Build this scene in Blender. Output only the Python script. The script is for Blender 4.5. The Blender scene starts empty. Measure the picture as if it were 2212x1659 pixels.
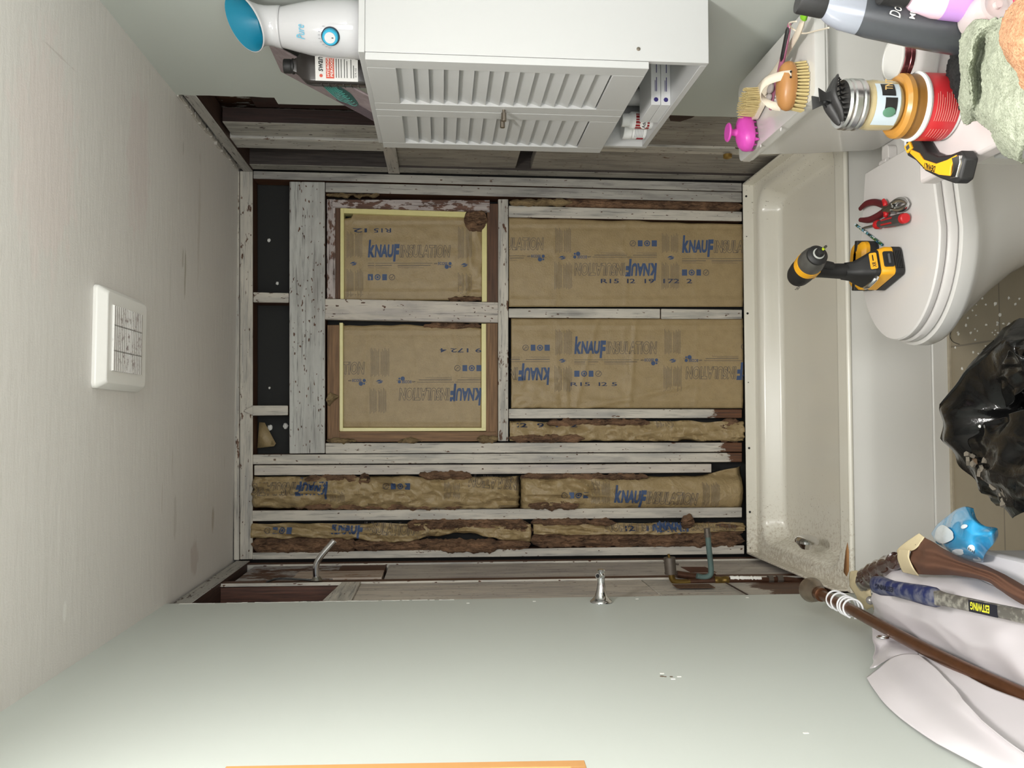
import bpy, bmesh, math, random
from mathutils import Vector as V, Matrix, noise, Euler
sc = bpy.context.scene
COL = sc.collection
PI = math.pi
# ---------------------------------------------------------------- camera
# The phone was held sideways: world up points to the left of the picture.
FP, PCX, PCY = 1875.0, 1106.0, 829.5
CAM = V((0, -3.445, 1.59))
_M = Matrix.Rotation(-.0453, 3, 'Z') @ Matrix.Rotation(-.0802, 3, 'X')
_r, _u, _f = _M @ V((0, 0, -1)), _M @ V((1, 0, 0)), _M @ V((0, 1, 0))
_Q = Matrix.Rotation(-.0043, 3, _f)
CR, CU, CF = _Q @ _r, _Q @ _u, _f
cd = bpy.data.cameras.new('camera'); cam = bpy.data.objects.new('camera', cd); COL.objects.link(cam)
cd.sensor_width = 36; cd.lens = FP / 2212 * 36; cd.clip_start = .02
cam.matrix_world = Matrix(((CR.x, CU.x, -CF.x, CAM.x), (CR.y, CU.y, -CF.y, CAM.y), (CR.z, CU.z, -CF.z, CAM.z), (0, 0, 0, 1)))
sc.camera = cam
# ---------------------------------------------------------------- view, world and lights
sc.view_settings.view_transform = 'Standard'; sc.view_settings.look = 'None'
sc.view_settings.exposure = 0.12; sc.view_settings.gamma = 1
try: sc.view_settings.use_curve_mapping = False
except Exception: pass
w = bpy.data.worlds.new('world'); sc.world = w; w.use_nodes = True
w.node_tree.nodes['Background'].inputs[0].default_value = (.9, .95, 1, 1)
w.node_tree.nodes['Background'].inputs[1].default_value = .25
def area(name, loc, rot, sx, sy, e, col=(1, 1, 1)):
    l = bpy.data.lights.new(name, 'AREA'); l.shape = 'RECTANGLE'; l.size = sx; l.size_y = sy; l.energy = e; l.color = col
    o = bpy.data.objects.new(name, l); COL.objects.link(o); o.location = loc; o.rotation_euler = rot
    return o
area('rear_fill_light', (.1, -4.22, 1.5), (PI/2, 0, 0), .8, 1.7, 26, (.97, .98, 1))  # soft fill added behind the camera, inside the closed end wall
area('ceiling_fill_light', (.20, -2.72, 2.325), (0, 0, 0), .28, .28, 30, (1, .98, .95))  # fill added under the ceiling to light alcove and shower base more evenly
BULB_STRENGTH = 28.0     # the three globes of the vanity light, built further down

# ---------------------------------------------------------------- pixel to point
def ray(x, y): return CR * ((x - PCX) / FP) - CU * ((y - PCY) / FP) + CF
def onp(x, y, ax, v):
    d = ray(x, y); return CAM + d * ((v - CAM[ax]) / d[ax])
def oX(x, y, v): return onp(x, y, 0, v)
def oY(x, y, v=0.): return onp(x, y, 1, v)
def oZ(x, y, v): return onp(x, y, 2, v)

# ---------------------------------------------------------------- materials
class NT:
    def __init__(s, name):
        s.m = bpy.data.materials.new(name); s.m.use_nodes = True
        s.t = s.m.node_tree; s.b = s.t.nodes['Principled BSDF']
    def n(s, typ, **k):
        nd = s.t.nodes.new(typ)
        for a, v in k.items():
            if a.startswith('i_'):
                key = a[2:]; nd.inputs[int(key) if key.isdigit() else key.replace('_', ' ')].default_value = v
            else: setattr(nd, a, v)
        return nd
    def l(s, a, b): s.t.links.new(a, b)
    def pos(s, scale=(1, 1, 1), loc=(0, 0, 0), obj=False):
        g = s.n('ShaderNodeTexCoord').outputs['Object'] if obj else s.n('ShaderNodeNewGeometry').outputs['Position']
        mp = s.n('ShaderNodeMapping'); mp.inputs['Scale'].default_value = scale; mp.inputs['Location'].default_value = loc
        s.l(g, mp.inputs['Vector']); return mp.outputs[0]
    def noise(s, vec, scale=1, detail=4, rough=.5, dist=0):
        nd = s.n('ShaderNodeTexNoise'); nd.inputs['Scale'].default_value = scale; nd.inputs['Detail'].default_value = detail
        nd.inputs['Roughness'].default_value = rough; nd.inputs['Distortion'].default_value = dist
        s.l(vec, nd.inputs['Vector']); return nd.outputs['Fac']
    def ramp(s, fac, stops, interp='LINEAR'):
        nd = s.n('ShaderNodeValToRGB'); cr = nd.color_ramp; cr.interpolation = interp
        while len(cr.elements) < len(stops): cr.elements.new(.5)
        for e, (p, c) in zip(cr.elements, stops):
            e.position = p; e.color = (c, c, c, 1) if isinstance(c, (int, float)) else (*c, 1)
        s.l(fac, nd.inputs[0]); return nd.outputs[0]
    def mix(s, fac, a, b, mode='MIX'):
        nd = s.n('ShaderNodeMix', data_type='RGBA', blend_type=mode)
        for sock, v in ((nd.inputs[0], fac), (nd.inputs[6], a), (nd.inputs[7], b)):
            if isinstance(v, (int, float)): sock.default_value = v
            elif isinstance(v, tuple): sock.default_value = (*v, 1)
            else: s.l(v, sock)
        return nd.outputs[2]
    def math(s, op, a, b=0.):
        nd = s.n('ShaderNodeMath', operation=op)
        for sock, v in ((nd.inputs[0], a), (nd.inputs[1], b)):
            if isinstance(v, (int, float)): sock.default_value = v
            else: s.l(v, sock)
        return nd.outputs[0]
    def bump(s, h, strength=.3, dist=.002):
        nd = s.n('ShaderNodeBump'); nd.inputs['Strength'].default_value = strength; nd.inputs['Distance'].default_value = dist
        s.l(h, nd.inputs['Height']); s.l(nd.outputs[0], s.b.inputs['Normal'])
    def col(s, c):
        if isinstance(c, tuple): s.b.inputs['Base Color'].default_value = (*c, 1)
        else: s.l(c, s.b.inputs['Base Color'])
    def set(s, rough=.5, metal=0, **k):
        s.b.inputs['Roughness'].default_value = rough; s.b.inputs['Metallic'].default_value = metal
        for a, v in k.items(): s.b.inputs[a.replace('_', ' ')].default_value = v
def S(r, g, b):    # sRGB 0-255 to linear
    f = lambda c: (c/255/12.92) if c/255 <= .04045 else ((c/255+.055)/1.055)**2.4
    return (f(r), f(g), f(b))
MATS = {}
def plain(name, c, rough=.5, metal=0, var=.0, bump=0, bs=200, **k):
    if name in MATS: return MATS[name]
    t = NT(name)
    if var or bump:
        p = t.pos((1, 1, 1)); nz = t.noise(p, bs, 4)
    if var: t.col(t.mix(t.noise(t.pos((1, 1, 1)), bs*.3, 3), tuple(x*(1-var) for x in c), tuple(min(1, x*(1+var)) for x in c)))
    else: t.col(c)
    if bump: t.bump(nz, bump, .001)
    t.set(rough, metal, **k); MATS[name] = t.m; return t.m
def wood(name, axis='Z', cover=.62, pale=(.57, .53, .46), grey=(.37, .355, .33), dark=(.045, .02, .012), brown=(.14, .055, .022), bare=None, seed=0, spots=.715, face=None):
    """old lumber under worn whitewash, grain along one axis; bare=(z, width) leaves the lower end unpainted"""
    if name in MATS: return MATS[name]
    t = NT(name); ai = 'XYZ'.index(axis)
    def sc3(a, g):
        v = [a]*3; v[ai] = g; return tuple(v)
    fine = t.noise(t.pos(sc3(150, 7), (seed, seed*2, 3)), 1, 6, .6)
    wcol = t.ramp(fine, [(.3, dark), (.7, brown)])
    streak = t.noise(t.pos(sc3(45, 3), (seed*3, 1, seed)), 1, 5, .55, .4)
    blot = t.noise(t.pos(sc3(7, 3.2), (seed, 5, seed)), 1, 3, .5)
    pcol = t.mix(t.ramp(streak, [(.36, 0.), (.6, 1.)]), grey, pale)
    pcol = t.mix(t.ramp(blot, [(.40, .0), (.60, .7)]), pcol, tuple(x*1.12 for x in pale))
    pcol = t.mix(t.ramp(fine, [(.30, .85), (.45, 0.)]), pcol, tuple(x*.40 for x in grey))
    pcol = t.mix(t.ramp(t.noise(t.pos(sc3(22, 5), (3, seed, 8)), 1, 4, .6), [(.50, 0.), (.68, .5)]), pcol, tuple(x*.62 for x in grey))
    # worn-through flakes
    fl = t.math('ADD', t.math('MULTIPLY', t.noise(t.pos(sc3(60, 22), (7, seed, 2)), 1, 5, .65), .62), t.math('MULTIPLY', t.noise(t.pos(sc3(9, 6), (seed, 3, 3)), 1, 2), .38))
    m1 = t.ramp(fl, [(cover - .005, 0.), (cover+.025, 1.)])
    sp = t.noise(t.pos(sc3(125, 48), (seed, 0, 9)), 1, 1, .4)
    m2 = t.ramp(sp, [(spots, 0.), (spots + .02, 1.)])
    m = t.math('MAXIMUM', m1, m2)
    if bare:
        z, wd = bare
        xyz = t.n('ShaderNodeSeparateXYZ'); t.l(t.n('ShaderNodeNewGeometry').outputs['Position'], xyz.inputs[0])
        k = t.math('DIVIDE', t.math('SUBTRACT', z, xyz.outputs[2]), wd)
        k = t.math('ADD', k, t.math('MULTIPLY', t.math('SUBTRACT', fl, .5), 2.6))
        m = t.math('MAXIMUM', m, t.ramp(k, [(.45, 0.), (.6, 1.)]))
    if face:      # only the faces that looked into the room were ever painted
        nx = t.n('ShaderNodeSeparateXYZ'); t.l(t.n('ShaderNodeNewGeometry').outputs['True Normal'], nx.inputs[0])
        m = t.math('MAXIMUM', m, t.math('LESS_THAN', t.math('ABSOLUTE', nx.outputs['XYZ'.index(face)]), .6))
    t.col(t.mix(m, pcol, wcol))
    t.bump(t.math('ADD', t.math('MULTIPLY', streak, .6), t.math('SUBTRACT', fine, m)), .45, .0015)
    t.set(.62); MATS[name] = t.m; return t.m

# ---------------------------------------------------------------- mesh building
class MB:
    def __init__(s): s.v = []; s.f = []
    def add(s, vs, fs, M=None):
        o = len(s.v); s.v += [(M @ V(p)) if M is not None else V(p) for p in vs]; s.f += [tuple(i+o for i in f) for f in fs]; return s
    def box(s, a, b, M=None):
        x0, y0, z0 = (min(p, q) for p, q in zip(a, b)); x1, y1, z1 = (max(p, q) for p, q in zip(a, b))
        return s.add([(x0,y0,z0),(x1,y0,z0),(x1,y1,z0),(x0,y1,z0),(x0,y0,z1),(x1,y0,z1),(x1,y1,z1),(x0,y1,z1)],
                     [(0,3,2,1),(4,5,6,7),(0,1,5,4),(1,2,6,5),(2,3,7,6),(3,0,4,7)], M)
    def cbox(s, c, d, M=None): return s.box([c[i]-d[i]/2 for i in range(3)], [c[i]+d[i]/2 for i in range(3)], M)
    def prism(s, poly, z0, z1, M=None, scale1=1.):
        n = len(poly); cx = sum(p[0] for p in poly)/n; cy = sum(p[1] for p in poly)/n
        vs = [(x, y, z0) for x, y in poly] + [(cx+(x-cx)*scale1, cy+(y-cy)*scale1, z1) for x, y in poly]
        return s.add(vs, [tuple(range(n))[::-1], tuple(range(n, 2*n))] + [(i, (i+1) % n, n+(i+1) % n, n+i) for i in range(n)], M)
    def loft(s, rings, cap=True, closed=True, M=None):
        n = len(rings[0]); vs = [p for r in rings for p in r]; fs = []
        for k in range(len(rings)-1):
            for i in range(n if closed else n-1):
                j = (i+1) % n; fs.append((k*n+i, k*n+j, (k+1)*n+j, (k+1)*n+i))
        if cap: fs += [tuple(range(n))[::-1], tuple(range((len(rings)-1)*n, len(rings)*n))]
        return s.add(vs, fs, M)
    def lathe(s, prof, n=40, M=None, cap=True):
        return s.loft([[(r*math.cos(2*PI*i/n), r*math.sin(2*PI*i/n), z) for i in range(n)] for r, z in prof], cap, True, M)
    def tube(s, pts, r, n=12, cap=True, M=None, flat=1.):
        pts = [V(p) for p in pts]; rs = r if isinstance(r, (list, tuple)) else [r]*len(pts); rings = []; up = None
        for i, p in enumerate(pts):
            t = (pts[min(i+1, len(pts)-1)] - pts[max(i-1, 0)]).normalized()
            if up is None: up = V((0, 0, 1)) if abs(t.z) < .9 else V((1, 0, 0))
            a = t.cross(up).normalized(); up = a.cross(t).normalized()
            rings.append([p + a*math.cos(2*PI*k/n)*rs[i] + up*math.sin(2*PI*k/n)*rs[i]*flat for k in range(n)])
        return s.loft(rings, cap, True, M)
    def cyl(s, p0, p1, r0, r1=None, n=24, M=None): return s.tube([p0, p1], [r0, r0 if r1 is None else r1], n, True, M)
    def ball(s, c, r, sc3=(1, 1, 1), n=20, M=None):
        rings = [[(c[0]+r*sc3[0]*math.sin(t)*math.cos(2*PI*i/n), c[1]+r*sc3[1]*math.sin(t)*math.sin(2*PI*i/n), c[2]-r*sc3[2]*math.cos(t)) for i in range(n)]
                 for t in [PI*max(.02, min(.98, k/(n//2))) for k in range(n//2+1)]]
        return s.loft(rings, True, True, M)
    def grid(s, fn, nu, nv):
        o = len(s.v)
        for i in range(nu+1):
            for j in range(nv+1): s.v.append(V(fn(i/nu, j/nv)))
        for i in range(nu):
            for j in range(nv):
                a = o+i*(nv+1)+j; s.f.append((a, a+nv+1, a+nv+2, a+1))
        return s
    def build(s, name, mat, parent=None, bevel=0, seg=2, sub=0, thick=0, smooth=True, ang=35, M=None):
        me = bpy.data.meshes.new(name); me.from_pydata([tuple(p) for p in s.v], [], s.f)
        bm = bmesh.new(); bm.from_mesh(me); bmesh.ops.recalc_face_normals(bm, faces=bm.faces); bm.to_mesh(me); bm.free()
        me.update(); o = bpy.data.objects.new(name, me); COL.objects.link(o)
        me.materials.append(mat if not isinstance(mat, str) else MATS[mat])
        if parent: o.parent = parent
        if M is not None: o.matrix_local = M
        if smooth:
            me.shade_smooth()
            if sub == 0: me.set_sharp_from_angle(angle=math.radians(ang))
        if thick: md = o.modifiers.new('solid', 'SOLIDIFY'); md.thickness = thick; md.offset = -1
        if bevel: md = o.modifiers.new('bevel', 'BEVEL'); md.width = bevel; md.segments = seg; md.limit_method = 'ANGLE'; md.angle_limit = .6
        if sub: md = o.modifiers.new('sub', 'SUBSURF'); md.levels = sub; md.render_levels = sub
        return o
def tag(o, label, cat, group=None, kind=None):
    if label: o['label'] = label
    if cat: o['category'] = cat
    if group: o['group'] = group
    if kind: o['kind'] = kind
    return o
def thing(name, label, cat, loc=(0, 0, 0), rot=(0, 0, 0), group=None):
    o = bpy.data.objects.new(name, None); COL.objects.link(o); o.location = loc; o.rotation_euler = rot
    o.empty_display_size = .05
    return tag(o, label, cat, group)
def struct(o): o['kind'] = 'structure'; return o
def catmull(P, t):
    n = len(P)-1; x = min(max(t, 0), 1)*n; i = min(int(x), n-1); f = x-i
    p0, p1, p2, p3 = P[max(i-1, 0)], P[i], P[i+1], P[min(i+2, n)]
    return p1 + (p2-p0)*(.5*f) + (p0*2-p1*5+p2*4-p3)*(.5*f*f) + (p1*3-p0-p2*3+p3)*(.5*f*f*f)
def smoothline(P, n): P = [V(p) for p in P]; return [catmull(P, i/n) for i in range(n+1)]
def patch(rows, nu, nv, disp=None):
    """smooth surface through a grid of 3-D control points"""
    rows = [[V(p) for p in r] for r in rows]; m = MB()
    def fn(u, v):
        p = catmull([catmull(r, v) for r in rows], u)
        return p + disp(u, v, p) if disp else p
    return m.grid(fn, nu, nv)
def frame(o, x, y):    # matrix with the given x and y directions and origin
    x = V(x).normalized(); y = V(y); z = x.cross(y).normalized(); y = z.cross(x).normalized(); o = V(o)
    return Matrix(((x.x, y.x, z.x, o.x), (x.y, y.y, z.y, o.y), (x.z, y.z, z.z, o.z), (0, 0, 0, 1)))
def rrect(w, h, r, n=6):
    out = []
    for cx, cy, a in ((w/2-r, h/2-r, 0), (-w/2+r, h/2-r, PI/2), (-w/2+r, -h/2+r, PI), (w/2-r, -h/2+r, 1.5*PI)):
        out += [(cx+r*math.cos(a+PI/2*k/n), cy+r*math.sin(a+PI/2*k/n)) for k in range(n+1)]
    return out
# ---------------------------------------------------------------- lettering
_tc = {}
def glyphs(s, shear=0., bold=0.):
    key = (s, shear, bold)
    if key not in _tc:
        cu = bpy.data.curves.new('t', 'FONT'); cu.body = s; cu.shear = shear; cu.offset = bold; cu.resolution_u = 3; cu.fill_mode = 'BOTH'
        ob = bpy.data.objects.new('t', cu); COL.objects.link(ob)
        dg = bpy.context.evaluated_depsgraph_get(); me = bpy.data.meshes.new_from_object(ob.evaluated_get(dg))
        vs = [(v.co.x, v.co.y) for v in me.vertices]; fs = [tuple(p.vertices) for p in me.polygons]
        bpy.data.objects.remove(ob); bpy.data.curves.remove(cu); bpy.data.meshes.remove(me)
        x0 = min(v[0] for v in vs); x1 = max(v[0] for v in vs); y0 = min(v[1] for v in vs); y1 = max(v[1] for v in vs)
        vs = [((x-x0)/(x1-x0), (y-y0)/(y1-y0)) for x, y in vs]
        _tc[key] = (vs, fs)
    return _tc[key]
def text_on(mb, s, M, w, h, shear=0., bold=0.):
    """filled lettering w x h in the xy plane of M, starting at its origin"""
    vs, fs = glyphs(s, shear, bold); mb.add([(x*w, y*h, 0) for x, y in vs], fs, M); return mb
# ================================================================ ROOM SHELL
XL, XR, ZC, YB, YD = -.528, .987, 2.392, 0., -.808
FX = .012                                     # drywall thickness
def drywall(name, c):
    t = NT(name); p = t.pos(); t.col(t.mix(t.noise(p, 1.7, 3), tuple(x*.96 for x in c), tuple(x*1.03 for x in c)))
    t.bump(t.noise(p, 420, 3), .12, .0006); t.set(.5, 0); MATS[name] = t.m; return t.m
drywall('sage_left', S(206, 211, 205)); drywall('sage_right', S(200, 205, 199))
plain('gypsum', S(238, 236, 230), .9)
plain('black_void', (.004, .004, .004), .9)
def ceiling_mat():
    t = NT('ceiling_paint'); p = t.pos()
    base = t.mix(t.noise(p, 1.4, 3), S(222, 217, 212), S(232, 229, 225))
    warp = t.noise(t.pos((14, 26, 5)), 1, 4, .6)
    def spot(cx, cy, rx, ry, thr=.5):
        s = t.n('ShaderNodeSeparateXYZ'); t.l(p, s.inputs[0])
        a = t.math('POWER', t.math('DIVIDE', t.math('SUBTRACT', s.outputs[0], cx), rx), 2.)
        b = t.math('POWER', t.math('DIVIDE', t.math('SUBTRACT', s.outputs[1], cy), ry), 2.)
        d = t.math('SUBTRACT', 1., t.math('SQRT', t.math('ADD', a, b)))
        return t.ramp(t.math('ADD', d, t.math('MULTIPLY', t.math('SUBTRACT', warp, .5), 1.4)), [(thr-.28, 0.), (thr, 1.)])
    for x, y, rx, ry, c, k in STAINS: base = t.mix(t.math('MULTIPLY', spot(x, y, rx, ry), k), base, c)
    h = t.math('ADD', t.math('MULTIPLY', t.noise(p, 260, 4), .25), t.math('MULTIPLY', t.noise(t.pos((9, 40, 9)), 1, 5, .6), 1.2))
    t.col(base); t.bump(h, .35, .004); t.set(.55); MATS['ceiling_paint'] = t.m
STAINS = []
CRACKS = [(367, 250, .10, .0022, S(196, 190, 182), .8), (366, 420, .16, .0022, S(240, 238, 232), .9), (368, 600, .14, .002, S(190, 184, 174), .8), (335, 640, .05, .003, S(200, 194, 186), .6), (372, 1000, .09, .003, S(186, 178, 168), .8), (350, 1080, .07, .004, S(190, 182, 172), .7), (140, 1322, .03, .012, S(240, 238, 234), .9), (128, 120, .004, .10, S(200, 192, 186), .6), (430, 800, .12, .003, S(188, 182, 172), .5)]
for px, py, a, b, c, k in [(400, 590, .11, .012, S(176, 170, 156), .75), (395, 560, .05, .012, S(176, 170, 156), .6), (396, 320, .03, .006, S(168, 162, 152), .5), (460, 1120, .07, .022, S(184, 174, 160), .75),
                        (420, 1200, .09, .055, S(198, 186, 178), .6), (378, 1120, .10, .02, S(190, 184, 176), .45), (300, 340, .3, .12, S(222, 208, 205), .5), (100, 330, .35, .2, S(232, 218, 214), .5),
                        (430, 480, .3, .02, S(196, 188, 178), .4), (485, 1000, .05, .006, S(190, 184, 174), .5)]+CRACKS:
    q = oZ(px, py, ZC); STAINS.append((q.x, q.y, a, b, c, k))
ceiling_mat()
def tile_mat():
    t = NT('floor_tile'); br = t.n('ShaderNodeTexBrick'); br.offset = 0
    for k, v in {'Scale': 1, 'Mortar Size': .003, 'Brick Width': .33, 'Row Height': .33, 'Mortar Smooth': .2, 'Bias': 0}.items(): br.inputs[k].default_value = v
    t.l(t.pos(loc=(.09, .1, 0)), br.inputs['Vector'])
    br.inputs['Color1'].default_value = (*S(138, 128, 108), 1); br.inputs['Color2'].default_value = (*S(146, 135, 114), 1); br.inputs['Mortar'].default_value = (*S(104, 96, 84), 1)
    t.col(t.mix(t.math('MULTIPLY', t.noise(t.pos(), 12, 5), .4), br.outputs['Color'], S(170, 158, 136)))
    t.set(.45); t.bump(t.noise(t.pos(), 60, 3), .1, .001); MATS['floor_tile'] = t.m
tile_mat()
YN = -4.35
struct(MB().box((-.75, YN-.1, -.06), (1.2, .16, 0)).build('floor', 'floor_tile'))
struct(MB().box((-.75, YN-.1, ZC), (1.2, .16, ZC+.08)).build('ceiling', 'ceiling_paint'))
def sheet(poly, x0, x1):      # polygon in (Y, Z) extruded along X
    return MB().add([(x0, y, z) for y, z in poly]+[(x1, y, z) for y, z in poly],
                    [tuple(range(len(poly))), tuple(range(len(poly), 2*len(poly)))[::-1]]+[(i, (i+1) % len(poly), len(poly)+(i+1) % len(poly), len(poly)+i) for i in range(len(poly))])
random.seed(4)
def ragged(z0, z1, y, n, amp): return [(y + random.uniform(-amp, amp), z0+(z1-z0)*i/n) for i in range(n+1)]
edgeL = ragged(.0, ZC, YD, 46, .003)
wl = struct(sheet([(YN, 0)]+edgeL+[(YN, ZC)], XL-FX, XL).build('wall_left', 'sage_left', smooth=False))
edgeR = ragged(0, 2.10, -.752, 30, .003) + ragged(2.102, ZC, -.803, 9, .002)
wr = struct(sheet([(YN, 0)]+edgeR+[(YN, ZC)], XR, XR+FX).build('wall_right', 'sage_right', smooth=False))
struct(MB().box((-.75, YN-.08, 0), (1.2, YN, ZC)).build('wall_front', 'sage_left'))
# torn paper edge of the left drywall
m = MB()
for i in range(60):
    z = random.uniform(1.55, 2.37); m.cbox((XL+.0002, YD-.003+random.uniform(-.002, .003), z), (.001, random.uniform(.003, .006), random.uniform(.01, .04)))
m.build('torn_edge', 'gypsum', wl)
# anchor holes left in the left wall
m = MB()
for px, py, r in ((1430, 1461, .0045), (1450, 1462, .0035), (1437, 1462, .003)):
    q = oX(px, py, XL); m.cyl((XL-.002, q.y, q.z), (XL+.0006, q.y, q.z), r, r, 14)
tag(m.build('anchor_hole', plain('hole', S(120, 105, 90), .9), wl), 'brown screw holes in the paint', None)
m = MB()
for px, py in ((1467, 1462), (1430, 1455), (1454, 1467), (1614, 1291), (1376, 1294), (1154, 1299), (1011, 1303), (1741, 1584)):
    q = oX(px, py, XL); m.cbox((XL+.0005, q.y, q.z), (.001, .004, .009))
m.build('plaster_chip', 'gypsum', wl)

# dark sheathing behind the studs on three sides
def sheath_mat():
    t = NT('sheathing'); t.col(t.mix(t.ramp(t.noise(t.pos(), 24, 3, .6), [(.70, 0.), (.74, 1.)]), S(38, 38, 37), S(58, 56, 52))); t.set(.8); MATS['sheathing'] = t.m
sheath_mat()
struct(MB().box((-.72, .105, 0), (1.18, .15, ZC)).build('wall_back', 'sheathing'))
plain('dark_lumber', S(48, 26, 18), .7, 0, .35, .3, 90)
struct(MB().box((-.74, -.9, 0), (-.645, .105, ZC)).build('wall_left_alcove', wood('alcove_dark', 'Z', .3, seed=11)))
struct(MB().box((1.09, -.9, 0), (1.18, .105, ZC)).build('wall_right_alcove', wood('alcove_dark2', 'Z', .45, seed=13)))
struct(MB().box((-.645, -.9, .0), (-.6, -.865, ZC)).box((1.04, -.87, 0), (1.09, -.84, ZC)).build('trim_1', 'dark_lumber'))

# ================================================================ FRAMING
def member(name, label, cat, quad, mat, Yf=0., d=.089, group=None, bevel=.0018, parent=None):
    """quad: (xa, ya0, ya1, xb, yb0, yb1) in the photograph, on the plane of the stud faces"""
    xa, a0, a1, xb, b0, b1 = quad
    P = [oY(xa, a0, Yf), oY(xa, a1, Yf), oY(xb, b1, Yf), oY(xb, b0, Yf)]
    Q = [p + V((0, d, 0)) for p in P]
    o = MB().add(P+Q, [(0, 1, 2, 3), (7, 6, 5, 4), (0, 4, 5, 1), (1, 5, 6, 2), (2, 6, 7, 3), (3, 7, 4, 0)]).build(name, mat, parent, bevel=bevel, seg=1)
    return o if parent else tag(o, label, cat, group)
W = [wood('whitewash_%d' % i, 'Z', .612+.012*(i % 3), seed=i*2.3+1, face='Y') for i in range(7)]
WX = wood('whitewash_cross', 'X', .60, seed=3.1, face='Y'); WH = wood('whitewash_header', 'X', .625, pale=(.50, .50, .47), seed=8, spots=.70, face='Y')
WG = wood('whitewash_grey', 'Z', .64, pale=(.42, .40, .36), grey=(.24, .23, .22), seed=5, face='Y')
WG2 = wood('whitewash_grey_side', 'Z', .635, pale=(.31, .295, .26), grey=(.19, .18, .165), seed=9)
WT = wood('whitewash_tan', 'Z', .665, pale=(.56, .51, .44), grey=(.42, .38, .36), seed=15)
WB = lambda i, z: wood('whitewash_bare_%d' % i, 'Z', .615, seed=i+20, face='Y', bare=(z, .11), brown=(.16, .06, .02))
sg = 'whitewashed studs of the back wall'
member('top_plate', 'thin upper top plate squeezed directly under the ceiling at the back wall', 'beam', (505, 369, 1210, 517, 369, 1210), wood('plate_1', 'X', .57, seed=4, face='Y'))
member('top_plate', 'whitewashed lower top plate running across the back wall under the ceiling', 'beam', (518, 369, 1209, 546, 370, 1208), WX)
member('stud', 'rightmost full-height whitewashed stud of the back wall, in the right corner', 'stud', (547, 369, 386, 1603, 395, 414), WG, group=sg)
member('stud', 'whitewashed stud beside the right corner stud, right of the window opening', 'stud', (703, 394, 415, 1603, 415, 437), WG, group=sg)
member('header_beam', 'wide whitewashed header board crossing above the boarded window opening', 'beam', (625, 392, 980, 702, 393, 979), WH, -.004)
member('cripple_stud', 'short whitewashed block above the header, near the middle', 'stud', (547, 631, 653, 624, 633, 654), wood('cripple_a', 'Z', .57, seed=44, face='Y'))
member('cripple_stud', 'short pale pointed block above the header, left end', 'stud', (543, 876, 898, 622, 876, 897), W[3], -.006)
member('cripple_splinter', 'pointed pale wood splinter on the top plate beside the short left block', 'splinter', (527, 886, 889, 546, 876, 897), W[3], -.009, .012)
member('window_sill_stud', 'horizontal whitewashed sill beam below the boarded window opening', 'beam', (1076, 430, 953, 1098, 430, 953), wood('sill', 'X', .57, seed=30, face='Y'), -.001)
member('window_divider', 'wide whitewashed vertical board splitting the boarded window in two', 'board', (702, 645, 690, 1076, 653, 697), WT, -.003, .03)
member('stud', 'whitewashed stud between the sill and shower base, right of the upper batt', 'stud', (1099, 444, 469, 1603, 457, 478), W[1], group=sg)
member('stud', 'whitewashed middle stud piece directly below the sill', 'stud', (1099, 666, 686, 1426, 667, 688), W[2], group=sg)
member('stud', 'rough whitewashed stud piece ending at the shower base, in the middle', 'stud', (1428, 667, 689, 1603, 669, 689), W[4], group=sg)
member('stud', 'split whitewashed stud with bare brown lower end, below the sill', 'stud', (1099, 883, 904, 1603, 884, 903), WB(1, .56), group=sg)
member('stud', 'whitewashed stud left of the window with bare brown lower end', 'stud', (703, 957, 980, 1603, 956, 976), WB(2, .53), group=sg)
member('stud', 'full-height whitewashed stud with dark brown foot, left of the window', 'stud', (546, 982, 1003, 1603, 978, 998), WB(3, .50), group=sg)
member('stud', 'pale clean stud that stops short above the shower base', 'stud', (549, 1005, 1027, 1537, 1002, 1021), WT, group=sg)
member('stud', 'clean whitewashed stud between the two leftmost insulation bays', 'stud', (545, 1103, 1126, 1603, 1096, 1118), W[5], group=sg)
member('stud', 'leftmost whitewashed stud of the back wall, in the left corner', 'stud', (545, 1194, 1209, 1608, 1178, 1197), W[6], group=sg)
# window opening: brown jambs, yellow vinyl strips
wood('jamb_brown', 'X', .15, dark=(.11, .055, .022), brown=(.27, .145, .062), seed=51); wood('jamb_brown_z', 'Z', .15, dark=(.11, .055, .022), brown=(.27, .145, .062), seed=52); wood('jamb_dark', 'X', .15, dark=(.045, .018, .008), brown=(.13, .058, .026), seed=53)
plain('vinyl_yellow', S(222, 212, 148), .35, 0, .05)
JW = wood('jamb_white', 'X', .52, seed=60, pale=(.46, .40, .38), grey=(.26, .22, .21), brown=(.17, .08, .05)); JWZ = wood('jamb_whitez', 'Z', .50, seed=61, pale=(.46, .40, .38), grey=(.26, .22, .21), brown=(.17, .08, .05))
def wframe(name, label, parts):
    t = thing(name, label, 'window frame', oY(880, 690, .03))
    for nm, q, mat, Y, d, lab in parts:
        o = member(nm, '', '', q, MATS[mat] if isinstance(mat, str) else mat, Y, d, parent=t, bevel=.0012)
        o.matrix_parent_inverse = Matrix.Translation(-t.location)
        if lab: o['label'] = lab
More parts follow.
